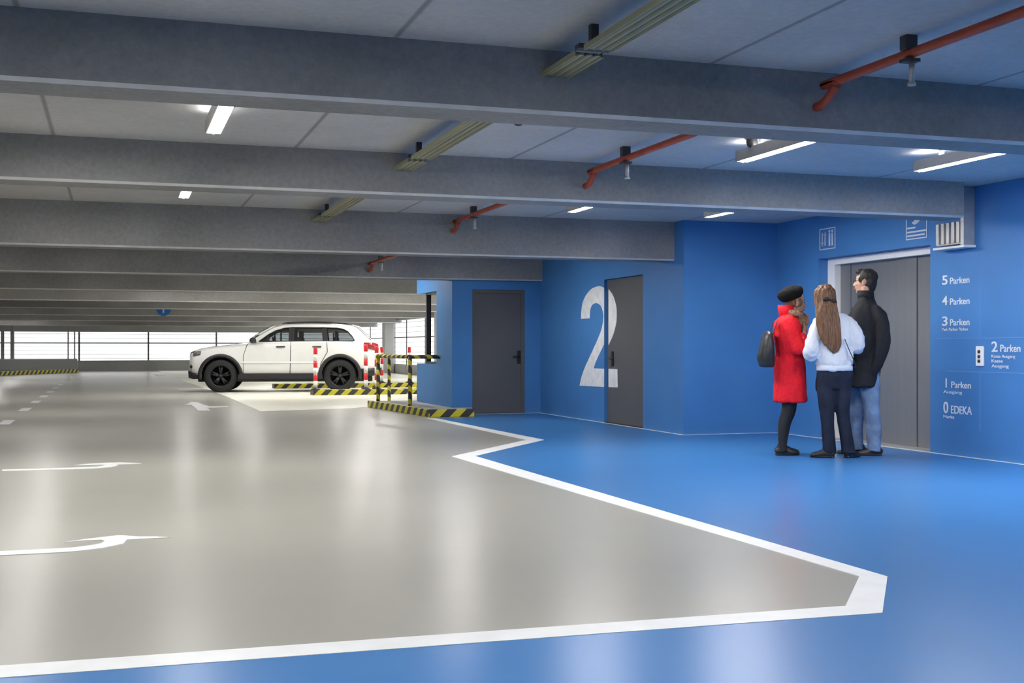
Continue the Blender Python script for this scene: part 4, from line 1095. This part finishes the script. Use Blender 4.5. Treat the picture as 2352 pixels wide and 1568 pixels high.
bm = B(); shoe(bm, (.04, .10), R(166), .29, .05); obj('shoe', organic(bm, .007, 2, name='shoe'), 'brown_shoe', p3)
bm = B()
rings_z(bm, [(.715, -.035, 0, .225, .18, TA), (.75, -.034, 0, .224, .18, TA), (.90, -.018, 0, .215, .175, TA), (1.05, -.005, 0, .208, .165, TA), (1.2, .005, 0, .212, .165, TA), (1.33, .015, 0, .215, .162, TA), (1.45, .022, 0, .212, .15, TA), (1.53, .024, 0, .175, .12, TA), (1.585, .022, 0, .115, .095, TA), (1.63, .018, 0, .082, .08, TA), (1.67, .012, 0, .078, .078, TA)], n=2.25)
tube(bm, [(.05, -.06, 1.53, .04), (.075, -.11, 1.50, .072), (.10, -.16, 1.43, .084), (.12, -.195, 1.32, .08), (.125, -.22, 1.18, .074), (.095, -.215, 1.03, .066), (.05, -.185, .91, .056), (.03, -.165, .87, .05)], 18, 3)
tube(bm, [(.0, .06, 1.53, .04), (-.02, .11, 1.50, .072), (-.04, .16, 1.43, .082), (-.06, .20, 1.32, .078), (-.08, .22, 1.18, .072), (-.14, .16, 1.17, .064), (-.19, .075, 1.195, .05)], 18, 3)
obj('coat', organic(bm, .010, 3, .012, (9, 9, 3.5), 'coat', .007), 'black_coat', p3)
bm = B(); rows = []
for i in range(25):
    a = R(146) + R(38) + R(284) * i / 24
    ca, sa = math.cos(a), math.sin(a)
    rows.append([(.015 + .088 * ca, .085 * sa, 1.615), (.008 + .086 * ca, .083 * sa, 1.705), (.008 + .074 * ca, .071 * sa, 1.705), (.015 + .074 * ca, .071 * sa, 1.615)])
loft_x(bm, rows); obj('collar', bm, 'black_coat', p3)
bm = B()
def HP(x, y, z): return hm @ Vector((x, y, z))
ball(bm, HP(-.022, 0, .048), .108, .086, .086, hr, 26); ball(bm, HP(-.055, 0, -.005), .064, .078, .088, hr, 22); ball(bm, HP(-.06, 0, -.06), .045, .060, .050, hr, 18)
ball(bm, HP(.035, 0, .092), .060, .064, .034, hr, 18)
for s in (-1, 1): ball(bm, HP(.012, s * .074, .022), .030, .014, .042, hr, 14)
hb = organic(bm, .0065, 2, .007, (34, 34, 14), 'hair', .003)
obj('hair', hb, 'hair_dark', p3)
bm = B()
for s in (-1, 1):
    pts = [hm @ Vector((.098, s * (.031 + .022 * math.cos(t * PI / 6)), .004 + .016 * math.sin(t * PI / 6))) for t in range(13)]
    for a, b_ in zip(pts, pts[1:]): cyl(bm, a, b_, .0018, 6)
    cyl(bm, hm @ Vector((.097, s * .053, .008)), hm @ Vector((-.005, s * .086, .006)), .0018, 6)
cyl(bm, hm @ Vector((.099, -.009, .008)), hm @ Vector((.099, .009, .008)), .0018, 6)
obj('eyeglasses', bm, 'black', p3)


# ------------------------------------------------------------------ light, world, camera
w = bpy.data.worlds.new('sky'); scn.world = w; w.use_nodes = True
bg = w.node_tree.nodes['Background']; bg.inputs['Color'].default_value = (.97, .985, 1, 1); bg.inputs['Strength'].default_value = 1.5
cam = bpy.data.cameras.new('camera'); co = bpy.data.objects.new('camera', cam); COL.objects.link(co)
cam.sensor_fit = 'HORIZONTAL'; cam.sensor_width = 36; cam.lens = 2775 / 2352 * 36
cam.shift_y = 13 / 2352; cam.clip_end = 300
co.location = (0, 0, 1.12); co.rotation_euler = (PI / 2, 0, -R(18.2303))
scn.camera = co
vs = scn.view_settings
vs.view_transform = 'Standard'; vs.look = 'None'; vs.gamma = 1; vs.use_curve_mapping = False; vs.exposure = 0.6
scn.cycles.max_bounces = 10; scn.cycles.diffuse_bounces = 6
scn.cycles.sample_clamp_indirect = 6
